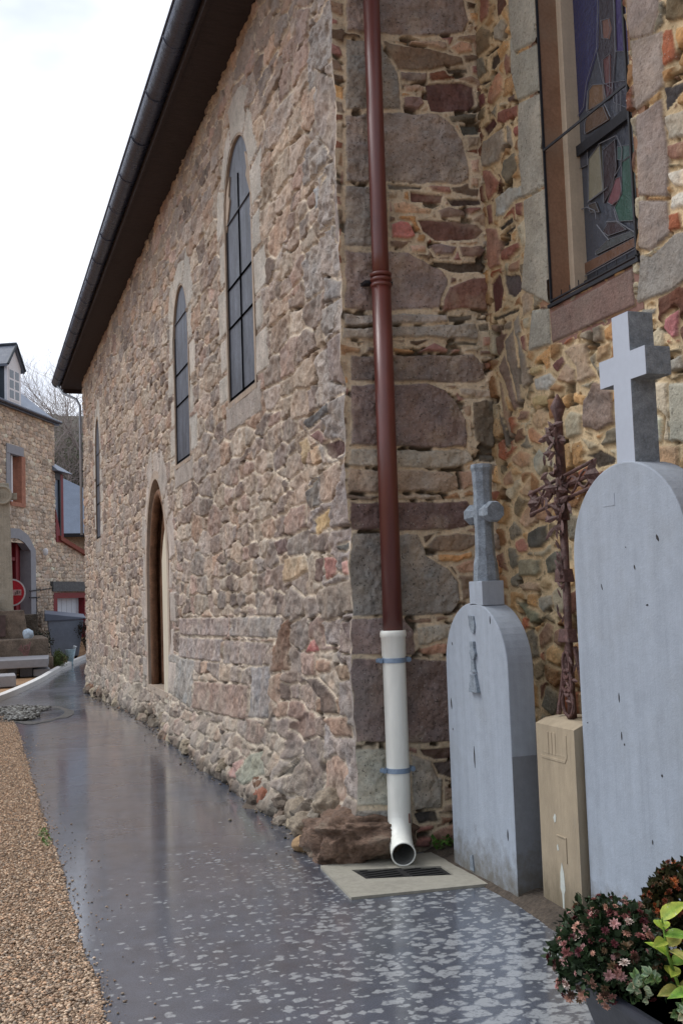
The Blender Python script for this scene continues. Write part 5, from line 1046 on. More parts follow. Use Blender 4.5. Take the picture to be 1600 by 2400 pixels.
def mum(name, lab, c, r, nleaf, nflow, leafc, palette, fsz, seed, gp=None, parentless=True):
    rnd = random.Random(seed); root = thing(name, lab, 'flowering plant', (c[0], c[1], c[2]), gp)
    def pt(q0=.0):
        while True:
            v = Vector((rnd.gauss(0, 1), rnd.gauss(0, 1), rnd.gauss(0, 1))).normalized()
            if v.z > -.35: break
        q = q0 + (1 - q0) * rnd.random() ** .4; lump = 1 + .34 * mnoise.noise(v * 2.6 + Vector((seed, 0, 0)))
        return Vector((c[0] + v.x * r[0] * q * lump, c[1] + v.y * r[1] * q * lump, c[2] + v.z * r[2] * q * lump)), v
    m = MB()
    for k in range(nleaf):
        p, v = pt(.35); d = (v + Vector((rnd.gauss(0, .7), rnd.gauss(0, .7), rnd.gauss(0, .5)))).normalized(); sz = .009 + rnd.random() * .018
        s = d.cross(Vector((rnd.gauss(0, 1), rnd.gauss(0, 1), rnd.gauss(0, 1)))).normalized() * sz * .45; g = .6 + rnd.random() * .8; m.col = tuple(x * g for x in lin(leafc))
        m.add([p, p + d * sz * .55 + s, p + d * sz * 1.3, p + d * sz * .55 - s], [(0, 1, 2, 3)])
    for k in range(60):
        p, v = pt(.7); m.col = tuple(x * .8 for x in lin((60, 52, 30))); m.tube([(c[0] + rnd.gauss(0, .03), c[1] + rnd.gauss(0, .03), c[2] - r[2] * .3), (Vector(c) + (p - Vector(c)) * .5), p], .0013, 4)
    m.build('foliage', M_LFV, root, colors=True)
    m = MB()
    for k in range(nflow):
        p, v = pt(.97); cc = rnd.choice(palette); s0 = fsz * (.6 + rnd.random() * .7); ax = (v + Vector((rnd.gauss(0, .25), rnd.gauss(0, .25), rnd.gauss(0, .3)))).normalized()
        x = ax.cross(Vector((.3, .5, 1))).normalized(); y = ax.cross(x)
        for ringk, (nr, rr, lift) in enumerate(((9, 1.0, .15), (7, .68, .40), (5, .36, .55))):
            for j in range(nr):
                a = 6.283 * (j + .5 * ringk) / nr + rnd.gauss(0, .12); d = x * math.cos(a) + y * math.sin(a); t = x * -math.sin(a) + y * math.cos(a); g = .65 + rnd.random() * .55; m.col = tuple(min(.95, q * g) for q in lin(cc))
                m.add([p, p + d * s0 * rr * .6 + t * s0 * .2 + ax * s0 * lift * .7, p + d * s0 * rr + ax * s0 * (lift - .1 * rnd.random()), p + d * s0 * rr * .6 - t * s0 * .2 + ax * s0 * lift * .7], [(0, 1, 2, 3)])
    m.build('blossom', M_LFV, root, colors=True); return root
M_LFV = MAT('plant_tissue', (255, 255, 255), rough=.6, ns=40, na=.3, bump=0, attr=True, spec=.35)
for n_ in M_LFV.node_tree.nodes:
    pass
mum('chrysanthemum', 'rounded chrysanthemum with fading pink and white blooms, left in the planter', (1.885, 2.96, .262), (.185, .18, .18), 3600, 260, (44, 62, 36), [(216, 176, 170), (196, 150, 130), (206, 160, 156), (176, 128, 118), (150, 96, 92), (120, 60, 62), (208, 190, 178), (120, 96, 70), (96, 44, 50), (86, 62, 50)], .0165, 11)
mum('chrysanthemum', 'rust orange chrysanthemum behind the light green leaves at the right edge', (2.27, 3.06, .30), (.22, .12, .20), 4200, 420, (52, 52, 24), [(150, 74, 34), (122, 56, 30), (96, 46, 28), (176, 100, 50), (84, 60, 30)], .0115, 12)
def bigleaf(mb, c, d, nrm, ln, wd_, col1, curl=.2, n=6):
    c = Vector(c); d = Vector(d).normalized(); nrm = Vector(nrm); s = d.cross(nrm).normalized(); nrm = s.cross(d); V = []; C = []
    for i in range(n + 1):
        t = i / n; hw = wd_ * .5 * math.sin(math.pi * min(1, t ** .8 * .97 + .03)) ** .8; cpt = c + d * ln * t + nrm * (-curl * ln * t * t)
        V += [cpt - s * hw + nrm * hw * .35, cpt, cpt + s * hw + nrm * hw * .35]
    F = [(i * 3 + k, i * 3 + k + 1, i * 3 + k + 4, i * 3 + k + 3) for i in range(n) for k in (0, 1)]
    b = len(mb.v); mb.col = col1; mb.add(V, F)
    for i in range(n + 1):    # paler margin
        for k in (0, 2): mb.c[b + i * 3 + k] = (min(1, col1[0] * 1.9 + .06), min(1, col1[1] * 1.5 + .05), col1[2] * 1.6 + .02, 1)
def stemplant(name, lab, stems, lc, lw, ll, seed, cat='plant'):
    rnd = random.Random(seed); root = thing(name, lab, cat, stems[0][0]); m = MB(); st = MB()
    for (a, b, nl) in stems:
        a = Vector(a); b = Vector(b); mid = (a + b) / 2 + Vector((rnd.gauss(0, .015), 0, .02)); st.tube([a, mid, b], [.006, .005, .003], 6)
        for k in range(nl):
            t = (k + .8) / nl; p = a.lerp(mid, t * 2) if t < .5 else mid.lerp(b, t * 2 - 1); an = k * 2.4 + rnd.random() * .7; d = Vector((math.cos(an), math.sin(an) - .35, .35 + .7 * (t > .85) + rnd.gauss(0, .2)))
            g = .75 + rnd.random() * .5; bigleaf(m, p, d, (d.x * -.3, -.5, 1), ll * (.7 + .5 * rnd.random()), lw * (.8 + .4 * rnd.random()), tuple(x * g for x in lin(rnd.choice(lc))), curl=.25 + .3 * rnd.random())
    m.build('leaf', M_LFV, root, colors=True, smooth=True); st.build('stem', tube_leafM('green_stem', (98, 130, 50)), root); return root
stemplant('foxglove_rosette', 'bright yellow green leafy plant standing upright between the two chrysanthemums', [((1.97, 2.72, .2), (1.92, 2.74, .45), 14), ((2.04, 2.70, .2), (2.06, 2.70, .36), 6), ((1.98, 2.66, .2), (1.93, 2.62, .30), 4)], [(112, 144, 44), (136, 162, 60), (84, 124, 40), (140, 148, 76)], .042, .085, 5)
# trailing ivy with cream edges
rnd = random.Random(9); root = thing('ivy', 'trailing variegated ivy with pale cream edged leaves over the planter rim', 'ivy', (2.1, 2.56, .2)); m = MB(); st = MB()
for k in range(26):
    a = Vector((1.86 + rnd.random() * .52, 2.6 + rnd.random() * .08, .22)); 
    if k < 5: a = Vector((1.83 + rnd.random() * .05, 2.75 + rnd.random() * .2, .22))
    e = a + Vector((rnd.gauss(0, .04) - (.04 if k < 5 else 0), -.06 - rnd.random() * .08, -.07 + rnd.gauss(.04, .05))); mid = a.lerp(e, .5) + Vector((0, -.02, .05)); st.tube([a, mid, e], .0016, 4)
    for j in range(7):
        t = (j + 1) / 7; p = a.lerp(mid, t * 2) if t < .5 else mid.lerp(e, t * 2 - 1); an = rnd.random() * 6.283; lc = lin(rnd.choice([(96, 132, 84), (70, 104, 56), (140, 160, 128), (176, 184, 152), (110, 140, 110)]))
        d = Vector((math.cos(an), math.sin(an) * .5 - .4, .3 * math.sin(an))); s = rnd.random() * .014 + .020
        for q, w_ in ((0, 1.0), (.9, .75), (-.9, .75)):
            dd_ = Vector((d.x * math.cos(q) - d.z * math.sin(q), d.y, d.x * math.sin(q) + d.z * math.cos(q))); bigleaf(m, p, dd_, (0, -1, .5), s * w_, s * .7 * w_, lc, curl=.2, n=3)
m.build('leaf', M_LFV, root, colors=True); st.build('stem', tube_leafM('brown_green_stem', (90, 84, 46)), root)
# grassy shoots and pansy
rnd = random.Random(10); root = thing('grass_tuft', 'tuft of narrow green shoots in the right of the planter', 'grass tuft', (2.24, 2.74, .2)); m = MB()
for k in range(90):
    a = Vector((2.16 + rnd.random() * .2, 2.62 + rnd.random() * .16, .2)); e = a + Vector((rnd.gauss(0, .05), rnd.gauss(-.02, .03), .10 + rnd.random() * .13)); mid = a.lerp(e, .6) + Vector((rnd.gauss(0, .01), 0, .02)); g = .6 + rnd.random() * .8; m.col = tuple(x * g for x in lin(rnd.choice([(64, 100, 40), (92, 124, 44), (150, 160, 60)])))
    s = Vector((.004, .002, 0)); m.add([a - s, a + s, mid + s, mid - s, e], [(0, 1, 2, 3), (3, 2, 4)])
m.build('blade', M_LFV, root, colors=True)
root = thing('pansy', 'yellow pansy flower at the bottom right corner over the planter rim', 'flower', (2.10, 2.44, .2)); m = MB(); pc = Vector((2.095, 2.43, .245))
for k, (a, s, c) in enumerate(((90, .022, (236, 208, 40)), (35, .02, (240, 214, 50)), (145, .02, (240, 214, 50)), (200, .02, (238, 196, 30)), (270, .026, (246, 220, 40)), (-20, .02, (238, 196, 30)))):
    a = math.radians(a); d = Vector((math.cos(a), -.15, math.sin(a))); t = Vector((-math.sin(a), 0, math.cos(a))); m.col = lin(c); m.add([pc + d * .002, pc + d * s * .6 + t * s * .55, pc + d * s + t * s * .3, pc + d * s * 1.05 - t * s * .2, pc + d * s * .6 - t * s * .55], [(0, 1, 2, 3, 4)])
m.build('petal', M_LFV, root, colors=True); m = MB(); m.bm(rock(2, tuple(pc + Vector((0, -.006, 0))), (.005, .004, .005), sub=2)); m.build('centre', MAT('pansy_eye', (120, 60, 20)), root); m = MB(); m.tube([pc + Vector((0, .004, 0)), (2.10, 2.50, .24), (2.11, 2.54, .19)], .002, 5); m.build('stem', tube_leafM('pansy_stem', (70, 100, 40)), root)

# ------------------------------------------------------------------ far left: kerb, graves, bin, memorial, houses
def gz(y): return float(ground_z(0, y))
M_KERB = MAT('white_kerb', (216, 214, 210), rough=.8, ns=3, na=.08, bump=.2, gain=1.0)
ky = [18.6, 19.3, 20.4, 21.4, 22.4, 23.5, 24.7, 25.8, 26.8, 28.6, 30.5, 31.8, 33, 35]
m = MB(); V = []
for y in ky:
    x = float(kerbx(y)); z = gz(y); V += [(x + .02, y - .02, z - .05), (x + .02, y - .02, z + .10), (x - .07, y + .05, z + .115), (x - .07, y + .05, z - .05)]
F = [(i * 4 + k, i * 4 + (k + 1) % 4, (i + 1) * 4 + (k + 1) % 4, (i + 1) * 4 + k) for i in range(len(ky) - 1) for k in range(4)] + [(0, 1, 2, 3)]
m.add(V, F); o = m.build('kerb', M_KERB, None, loc=(1, 25, -.2)); kind(o, 'structure')
M_GST = MAT('grey_granite', (150, 150, 154), rough=.45, ns=9, na=.12, bump=.15, gain=1.05)
M_GDK = MAT('dark_granite', (58, 58, 64), rough=.3, ns=9, na=.2, bump=.1)
g1 = thing('table_tomb', 'light grey granite table tomb with a wide top slab on dark legs', 'tomb', (1.0, 26.7, gz(26)))
m = MB(); m.hexa([(.32, 26.1, -.05), (1.52, 26.1, -.05), (1.62, 27.5, .0), (.40, 27.5, .0), (.32, 26.1, .15), (1.52, 26.1, .15), (1.62, 27.5, .17), (.40, 27.5, .17)]); m.build('top_slab', M_GST, g1, bevel=.02)
for xa_, xb_ in ((.62, .80), (.88, 1.16)):
    m = MB(); m.box(xa_, xb_, 26.2, 27.2, -.26, -.04); m.build('leg', M_GDK, g1)
m = MB(); m.box(1.18, 1.58, 26.25, 27.4, -.27, -.10); m.build('plinth', M_GST, g1, bevel=.015)
g2 = tag(MB().cbox(-.4, .70, 23.3, 24.2, -.27, -.03, .02).build('tomb_slab', M_GST, None, loc=(.3, 23.8, -.27)), 'low pale grey tomb block at the left edge before the table tomb', 'tomb')
m = MB(); m.cbox(-.3, .26, 26.2, 27.2, -.26, .14, .02); tag(m.build('tomb_slab', M_GST, None, loc=(0, 26.7, -.26)), 'grey block tomb behind the left end of the table tomb', 'tomb')
M_BRST = MAT('brown_weathered_stone', (104, 92, 80), rough=.9, ns=5, na=.4, bump=.8, bs=15, gain=1.6, blotch=.4, bcol=(72, 66, 58), bsc=3)
mm_ = thing('war_memorial', 'tall grey stone memorial with a carved round emblem and stepped brown base, left edge', 'memorial', (.1, 29.5, gz(29)))
M_MEM = MAT('memorial_stone', (132, 126, 113), rough=.9, ns=5, na=.2, bump=.5, bs=18, gain=1.9, streak=.2)
m = MB(); m.hexa([(-.65, 28.4, 1.29), (.81, 28.4, 1.29), (.81, 29.6, 1.29), (-.65, 29.6, 1.29), (-.55, 28.45, 4.63), (.72, 28.45, 4.63), (.72, 29.5, 4.63), (-.55, 29.5, 4.63)]); m.build('shaft', M_MEM, mm_, bevel=.02)
m = MB(); m.tube([(.55, 28.34, 4.30), (.55, 28.5, 4.30)], .21, 24); m.tube([(.55 + .22 * math.cos(6.283 * k / 24), 28.33, 4.30 + .22 * math.sin(6.283 * k / 24)) for k in range(25)], .03, 6, cap=False)
for k in range(3): m.box(.47 + k * .06, .50 + k * .06, 28.32, 28.35, 4.23, 4.37)
m.box(.76, .92, 28.4, 28.7, 4.2, 4.36); m.build('emblem', M_MEM, mm_)
m = MB()
for k in range(11): m.box(.18, .37, 28.39 - .003, 28.47, 3.3 - k * .17, 3.37 - k * .17)
m.build('inscription', MAT('worn_inscription', (104, 100, 90), ns=10, na=.3, gain=1.2), mm_)
m = MB(); m.hexa([(-.98, 28.1, .55), (1.15, 28.1, .55), (1.15, 30.0, .55), (-.98, 30.0, .55), (-.87, 28.15, 1.31), (1.06, 28.15, 1.31), (1.06, 29.9, 1.31), (-.87, 29.9, 1.31)]); m.build('plinth', M_BRST, mm_, bevel=.02)
m = MB(); m.box(-.87, .6, 28.06, 28.11, .66, 1.20); m.build('plaque', MAT('dark_red_plaque', (92, 74, 70), rough=.6, ns=12, na=.4, bump=.5), mm_)
m = MB(); m.cbox(-1.4, 1.63, 27.75, 30.4, .11, .59, .03); m.cbox(-1.6, 1.74, 27.7, 30.6, -.28, .12, .03); m.build('step', M_BRST, mm_)
m = MB(); m.cbox(.24, .42, 28.2, 28.35, 1.31, 1.62, .01); tag(m.build('candle_box', MAT('white_plastic', (225, 228, 232), rough=.4), None, loc=(.33, 28.3, 1.31)), 'small white square box standing on the memorial plinth', 'box')
m = MB(); m.bm(rock(77, (1.14, 27.95, .70), (.13, .10, .13), amp=.25, sub=3)); tag(m.build('plastic_bag', MAT('pale_blue_plastic', (196, 214, 228), rough=.35), None, loc=(1.14, 27.95, .59), smooth=True), 'crumpled pale blue plastic bag on the memorial step', 'bag')
rr = thing('grave_ornament', 'small reddish metal flower ornament standing behind the table tomb', 'ornament', (1.09, 27.6, -.26)); m = MB(); rnd = random.Random(2)
for k in range(16): a = rnd.random() * 3.14; r = .1 + rnd.random() * .12; m.tube([(1.09 + rnd.gauss(0, .02), 27.6, .14), (1.09 + r * math.cos(a) * .6, 27.6, .28), (1.09 + r * math.cos(a), 27.58, .32 + r * math.sin(a))], .010, 5)
m.tube([(1.09 + .07 * math.cos(6.283 * k / 12), 27.57, .36 + .07 * math.sin(6.283 * k / 12)) for k in range(13)], .012, 5); m.build('flower_scroll', MAT('faded_red_metal', (140, 104, 98), ns=20, na=.3), rr); m = MB(); m.cbox(1.0, 1.18, 27.53, 27.66, -.27, .17, .01); m.build('foot', M_BRST, rr)
# bush, vase
M_BUSH = MAT('bush_leaves', (100, 112, 66), rough=.7, ns=12, na=.35, bump=0, gain=1.1, spec=.2)
def bush(name, lab, c, r, n, size, mat, seed, trunk=None, cat='bush', group=None):
    rnd = random.Random(seed); root = thing(name, lab, cat, (c[0], c[1], trunk if trunk is not None else c[2] - r[2]), group); m = MB()
    cl = [(Vector((rnd.gauss(0, 1), rnd.gauss(0, 1), rnd.gauss(0, 1))).normalized() * (rnd.random() ** .5)) for _ in range(34)]
    for k in range(n):
        b = rnd.choice(cl); v = b * .82 + Vector((rnd.gauss(0, .13), rnd.gauss(0, .13), rnd.gauss(0, .13))); p = Vector((c[0] + v.x * r[0], c[1] + v.y * r[1], c[2] + v.z * r[2]))
        d = Vector((rnd.gauss(0, 1), rnd.gauss(0, 1), rnd.gauss(.3, 1))).normalized(); s = d.cross(Vector((rnd.gauss(0, 1), rnd.gauss(0, 1), 1))).normalized() * size * .4; q = size * (.6 + rnd.random() * .8)
        m.add([p, p + d * q * .5 + s, p + d * q, p + d * q * .5 - s], [(0, 1, 2, 3)])
    m.build('crown', mat, root); st = MB()
    for k in range(9): a = Vector((c[0], c[1], trunk if trunk is not None else c[2] - r[2])); e = Vector((c[0] + rnd.gauss(0, r[0] * .4), c[1] + rnd.gauss(0, r[1] * .4), c[2] + rnd.random() * r[2] * .6)); st.tube([a, a.lerp(e, .5) + Vector((0, 0, r[2] * .1)), e], [r[0] * .06, r[0] * .045, r[0] * .02], 6)
    st.build('trunk', M_BARK, root); return root
M_BARK = MAT('bark', (92, 82, 70), rough=.95, ns=9, na=.35, bump=.7, bs=10, gain=1.2)
bush('bush', 'small round green clipped bush at the end of the table tomb', (1.90, 28.1, .02), (.27, .25, .27), 2600, .03, M_BUSH, 3)
vs = thing('vase', 'pale glass grave vase beside the wheeled bin', 'vase', (2.34, 30, gz(30))); m = MB(); m.tube([(2.34, 30, gz(30)), (2.34, 30, gz(30) + .05), (2.34, 30, -.1), (2.34, 30, .17), (2.34, 30, .15)], [.09, .07, .09, .15, .13], 16); m.build('bowl', MAT('pale_glass', (150, 176, 186), rough=.2), vs, smooth=True)
m = MB(); m.tube([(2.44, 30, .15), (2.47, 29.98, .26)], [.03, .05], 8); m.build('flower_bud', MAT('white_bud', (220, 226, 228)), vs)
M_BIN = MAT('grey_blue_plastic', (104, 114, 128), rough=.5, ns=3, na=.12, bump=.1, gain=2.1)
bn = thing('wheeled_bin', 'large grey blue wheeled refuse bin with a sloping lid beside the church end', 'bin', (2.45, 33.5, gz(33.5)))
zb = -.26; m = MB(); m.hexa([(2.05, 33.35, zb + .08), (2.85, 33.35, zb + .08), (2.87, 33.8, zb + .08), (2.07, 33.8, zb + .08), (1.93, 33.2, .93), (3.0, 33.2, .93), (3.0, 33.9, .93), (1.95, 33.9, .93)]); m.build('bin_body', M_BIN, bn, bevel=.03)
m = MB(); m.hexa([(1.85, 33.15, .92), (3.07, 33.15, .95), (3.07, 33.92, .95), (1.87, 33.92, .92), (1.84, 33.16, 1.16), (3.07, 33.16, .99), (3.06, 33.9, 1.10), (1.88, 33.9, 1.26)]); m.build('lid', MAT('lid_plastic', (112, 122, 140), rough=.45, ns=3, na=.1, bump=.1, gain=1.1), bn, bevel=.02)
for x in (2.12, 2.78):
    m = MB(); m.tube([(x - .04, 33.45, zb + .09), (x + .04, 33.45, zb + .09)], .09, 16); m.build('wheel', M_IRON, bn)
# no-entry sign
sg_ = thing('road_sign', 'round red no entry sign with white border and bar beyond the memorial', 'road sign', (.83, 30, gz(30)))
def disc(mb, x, y, z, r, n=32): mb.prism([(x + r * math.cos(6.283185 * k / n), z + r * math.sin(6.283185 * k / n)) for k in range(n)], y, y + .02, 'y')
m = MB(); disc(m, .80, 30.0, 1.79, .375); m.build('white_border', MAT('sign_white', (225, 225, 228), rough=.4), sg_)
m = MB(); disc(m, .80, 29.99, 1.79, .335); m.build('red_face', MAT('sign_red', (190, 26, 44), rough=.4, gain=1.1), sg_)
m = MB(); m.box(.56, 1.06, 29.975, 29.99, 1.71, 1.865); m.build('white_bar', MAT('bar_pink_white', (214, 176, 176), rough=.4), sg_)
m = MB(); m.box(.93, .98, 29.965, 29.975, 1.74, 1.84); m.box(.89, .92, 29.965, 29.975, 1.73, 1.80); m.prism([(1.0, 1.75), (1.05, 1.80), (1.0, 1.84)], 29.965, 29.975, 'y'); m.build('sticker', MAT('sticker_grey', (130, 110, 108)), sg_)
m = MB(); m.tube([(.80, 30.05, gz(30)), (.80, 30.05, 2.1)], .03, 10); m.build('post', M_PALEZ, sg_)

# ---- house on a slanting street front: u runs along the front, n points to the street
HB = Vector((2.26, 35.0, 0)); he = Vector((.4512, .8924, 0)); hn = Vector((.8924, -.4512, 0))
def HP(u, z, off=0.0): return HB + he * u + hn * off + Vector((0, 0, z))
def hbox(mb, u0, u1, z0, z1, o0, o1):
    p = [HP(u0, z0, o0), HP(u1, z0, o0), HP(u1, z0, o1), HP(u0, z0, o1), HP(u0, z1, o0), HP(u1, z1, o0), HP(u1, z1, o1), HP(u0, z1, o1)]; return mb.hexa(p)
def hprism(mb, poly, o0, o1):
    n = len(poly); mb.add([HP(u, z, o0) for u, z in poly] + [HP(u, z, o1) for u, z in poly], [tuple(range(n)), tuple(range(2 * n - 1, n - 1, -1))] + [(i, n + i, n + (i + 1) % n, (i + 1) % n) for i in range(n)])
def house_wall(name, u0, u1, z0, ztopf, holes, parent, seed, off=0.0, pal=None, mort=(112, 98, 84), cw=.30, ch=.12, gain=2.35):
    us = np.arange(u0, u1 + .001, .022); zs_ = np.arange(z0, max(ztopf(u0), ztopf(u1)) + .001, .022)
    A, Z, H, rgba, smo = masonry(us, zs_, cw, ch, seed, pal or [(156, 142, 126), (150, 137, 122), (145, 131, 118), (162, 146, 128), (142, 128, 116), (154, 136, 120), (150, 140, 128), (165, 152, 136), (132, 120, 108)], mort, .014, [], warp=.03, edge=.02, relief=.014, gain=gain, rough=.012)
    Ac = (A[:-1, :-1] + A[1:, 1:]) / 2; Zc = (Z[:-1, :-1] + Z[1:, 1:]) / 2; keep = Zc < np.vectorize(ztopf)(Ac)
    for (a, b, c, d) in holes: keep &= ~((Ac > a) & (Ac < b) & (Zc > c) & (Zc < d))
    P = np.stack([HB.x + he.x * A + hn.x * (H + off), HB.y + he.y * A + hn.y * (H + off), Z], -1)
    return grid_obj(name, P, rgba, parent, keep)
M_HTRIM = MAT('grey_stone_trim', (146, 148, 154), rough=.8, ns=6, na=.1, bump=.25, gain=1.2)
M_BRICKR = MAT('pink_brick_reveal', (160, 112, 92), rough=.9, ns=8, na=.25, bump=.5, gain=1.3)
M_WHP = MAT('white_paint', (240, 241, 244), rough=.5, ns=5, na=.05, bump=.05)
M_PANE = MAT('window_glass', (96, 108, 118), rough=.12, ns=3, na=.2, bump=0, spec=.8)
M_REDP = MAT('dark_red_paint', (122, 24, 34), rough=.5, ns=6, na=.15, bump=.1, gain=1.1)
M_HSL = MAT('blue_slate', (118, 130, 148), rough=.5, ns=3, na=.12, bump=.3, bs=20, gain=1.15)
M_DKS = MAT('dark_slate_cheek', (54, 62, 70), rough=.6, ns=8, na=.2, bump=.4)
hs = thing('stone_house', 'stone house with slate hipped roof, white dormer, red door and grey window surrounds', 'house', (1.3, 33, gz(33)))
house_wall('front_wall', -7.0, .12, -.2, lambda u: 7.42, [(-3.16, -2.40, 4.5, 5.93), (-3.4, -1.80, -.3, 3.30)], hs, 301)
m = MB(); hbox(m, -7, .1, -.3, 7.4, -5, -.6); m.build('rear_walls', MAT('house_mass', (130, 114, 98), ns=6, na=.3), hs)
# hipped roof
m = MB(); R0 = [HP(-7.3, 7.36, .14), HP(.20, 7.36, .14), HP(.20, 7.36, -5.3), HP(-7.3, 7.36, -5.3), HP(-5.0, 10.2, -2.6), HP(-3.6, 10.2, -2.6)]
m.add(R0, [(0, 1, 5, 4), (1, 2, 5), (2, 3, 4, 5), (3, 0, 4), (3, 2, 1, 0)]); m.mi = 0; rf = m.build('hipped_roof', M_HSL, hs)
m = MB(); m.tube([HP(-7.3, 7.36, .19), HP(.22, 7.36, .19)], .055, 10); hbox(m, -7.3, .20, 7.27, 7.355, .04, .15); m.build('eaves_gutter', M_GUTTER, rf)
m = MB(); m.tube([HP(-5.0, 10.22, -2.6), HP(-3.6, 10.22, -2.6)], .08, 8); m.tube([HP(-3.7, 10.2, -2.6), HP(-3.7, 11.0, -2.6)], .015, 5); m.build('ridge', M_DKS, rf)
# dormer
dm = MB(); u0, u1 = -3.70, -2.78; dmo = .22
def dq(u, z, o): return HP(u, z, o)
hbox(dm, u0 - .0, u1 + .0, 7.40, 8.56, -1.9, .12); dmr = dm.build('dormer', M_DKS, hs)
m = MB(); hprism(m, [(u0, 7.36), (u1, 7.36), (u1, 8.50), (u1 + .05, 8.50), ((u0 + u1) / 2, 9.08), (u0 - .05, 8.50), (u0, 8.50)], .12, .20); m.build('dormer_front', M_WHP, dmr)
m = MB(); um = (u0 + u1) / 2; za, zr = 8.56, 9.16
for s, ua in ((-1, u0 - .12), (1, u1 + .12)):
    m.add([HP(ua, za - .08, .28), HP(um, zr, .28), HP(um, zr, -2.6), HP(ua, za - .08, -2.0), HP(ua, za - .16, .28), HP(um, zr - .1, .28), HP(um, zr - .1, -2.6), HP(ua, za - .16, -2.0)], [(0, 1, 2, 3), (4, 5, 6, 7), (0, 1, 5, 4), (0, 3, 7, 4)])
m.build('dormer_roof', MAT('dormer_slate', (98, 104, 116), rough=.6, ns=5, na=.15, bump=.3, gain=1.2), dmr)
m = MB(); m.tube([HP(um, zr + .02, .29), HP(um, zr + .02, -2.5)], .05, 6); m.tube([HP(u1 + .12, za - .10, .29), HP(um, zr + .0, .29), HP(u0 - .12, za - .10, .29)], .04, 6); m.build('ridge_tile', M_DKS, dmr)
m = MB(); hbox(m, u0 + .10, u1 - .10, 7.46, 8.42, .20, .212); dw = m.build('window', M_WHP, dmr)
m = MB()
for zk in range(3): hbox(m, u0 + .15, u0 + .42, 7.52 + zk * .30, 7.76 + zk * .30, .2125, .216); hbox(m, u0 + .52, u1 - .15, 7.52 + zk * .30, 7.76 + zk * .30, .2125, .216)
m.build('pane', M_PANE, dw)
# upper window with brick reveal
m = MB(); hbox(m, -3.42, -2.28, 5.93, 6.20, -.1, .05); hbox(m, -3.42, -3.16, 4.5, 5.93, -.2, .035); wn_ = m.build('window_surround', M_HTRIM, hs)
m = MB(); hbox(m, -2.41, -2.14, 4.42, 5.93, -.32, .032); hbox(m, -3.16, -2.2, 4.38, 4.5, -.3, .05); m.build('brick_reveal', M_BRICKR, wn_)
m = MB(); hbox(m, -3.16, -2.40, 4.5, 5.93, -.34, -.30); wf = m.build('window_frame', M_WHP, wn_)
m = MB(); hbox(m, -3.10, -2.85, 4.58, 5.85, -.299, -.295); m.build('pane', M_PANE, wf); m = MB(); hbox(m, -2.83, -2.74, 4.5, 5.92, -.295, -.1); m.build('shutter', M_WHP, wn_)
# doorway with segmental arch
m = MB(); ar = [(-3.4, 3.36), (-3.1, 3.42), (-2.7, 3.42), (-2.3, 3.32), (-1.86, 3.08)]
hprism(m, [(-3.42, 3.70), (-2.6, 3.72), (-2.0, 3.55), (-1.50, 3.12), (-1.86, 3.08), (-2.3, 3.32), (-2.7, 3.42), (-3.1, 3.42), (-3.42, 3.36)][::-1], -.2, .05); hbox(m, -1.86, -1.50, -.2, 3.12, -.35, .052); dws = m.build('door_surround', M_HTRIM, hs)
m = MB(); hbox(m, -3.4, -1.84, -.2, 3.36, -.36, -.30); dd2 = m.build('door', M_REDP, dws)
m = MB(); hbox(m, -3.0, -2.42, .9, 2.75, -.298, -.29); m.build('door_glass', M_PANE, dws); m = MB(); hbox(m, -2.36, -2.18, -.1, 3.3, -.30, -.2); hbox(m, -3.4, -2.36, 2.78, 2.88, -.30, -.22); m.build('door_frame', M_REDP, dws)
m = MB(); m.bm(rock(5, tuple(HP(-.95, 3.08, .12)), (.09, .06, .13), amp=.05, sub=2)); lmp = m.build('wall_lamp', M_WHP, hs, smooth=True)
m = MB(); m.tube([HP(-2.0, 1.86, .06), HP(-1.0, 1.9, .07), HP(.0, 1.98, .07)], .02, 5); m.tube([HP(-2.0, 1.66, .06), HP(-1.3, 1.66, .07)], .02, 5); m.build('cable', M_IRON, hs)
# annex: lower stone wall with red trimmed bay, slate roof behind, garage door
an = thing('annex', 'lower stone annex with red framed glazed bay, blue slate roof and white garage door', 'building', (3.0, 36.4, gz(36)))
house_wall('street_wall', .12, 4.2, -.2, lambda u: 3.62 - .205 * (u - .3), [(-.24, 2.62, -.3, 1.78)], an, 311, off=-.02)
house_wall('low_wall', -1.5, .12, -.2, lambda u: 2.0, [(-.24, 2.6, -.3, 1.78)], an, 313, off=.06, cw=.2, ch=.1, gain=1.8)
m = MB(); hbox(m, .1, 4.2, -.3, 2.9, -1.2, -.5); m.build('inner_wall', MAT('annex_mass', (110, 98, 84)), an)
m = MB(); m.add([HP(.35, 3.52, .10), HP(4.0, 2.79, .10), HP(4.0, 2.79, -.25), HP(.35, 3.52, -.25), HP(.35, 3.66, .10), HP(4.0, 2.93, .10), HP(4.0, 2.93, -.25), HP(.35, 3.66, -.25)], [(0, 1, 2, 3), (4, 5, 6, 7), (0, 1, 5, 4), (2, 3, 7, 6), (0, 3, 7, 4), (1, 2, 6, 5)]); m.build('coping', MAT('red_brown_coping', (126, 62, 46), rough=.7, ns=6, na=.2, bump=.2, gain=1.2), an)
m = MB(); hbox(m, .14, .62, 3.5, 5.55, -.6, -.02); by = m.build('glazed_bay', MAT('bay_glass', (110, 124, 142), rough=.2, ns=3, na=.1, spec=.8), an)
m = MB(); hbox(m, .52, .74, 3.5, 5.70, -.64, .03); hbox(m, .12, .74, 3.45, 3.62, -.3, .04); hprism(m, [(.12, 3.6), (.55, 3.6), (.12, 4.5)], -.01, .03); m.build('red_post', M_REDP, by)
m = MB(); hbox(m, .43, .53, 3.62, 5.5, -.1, .035); hbox(m, .12, .70, 5.5, 5.74, -.6, .02); m.build('bay_frame', M_IRON, by)
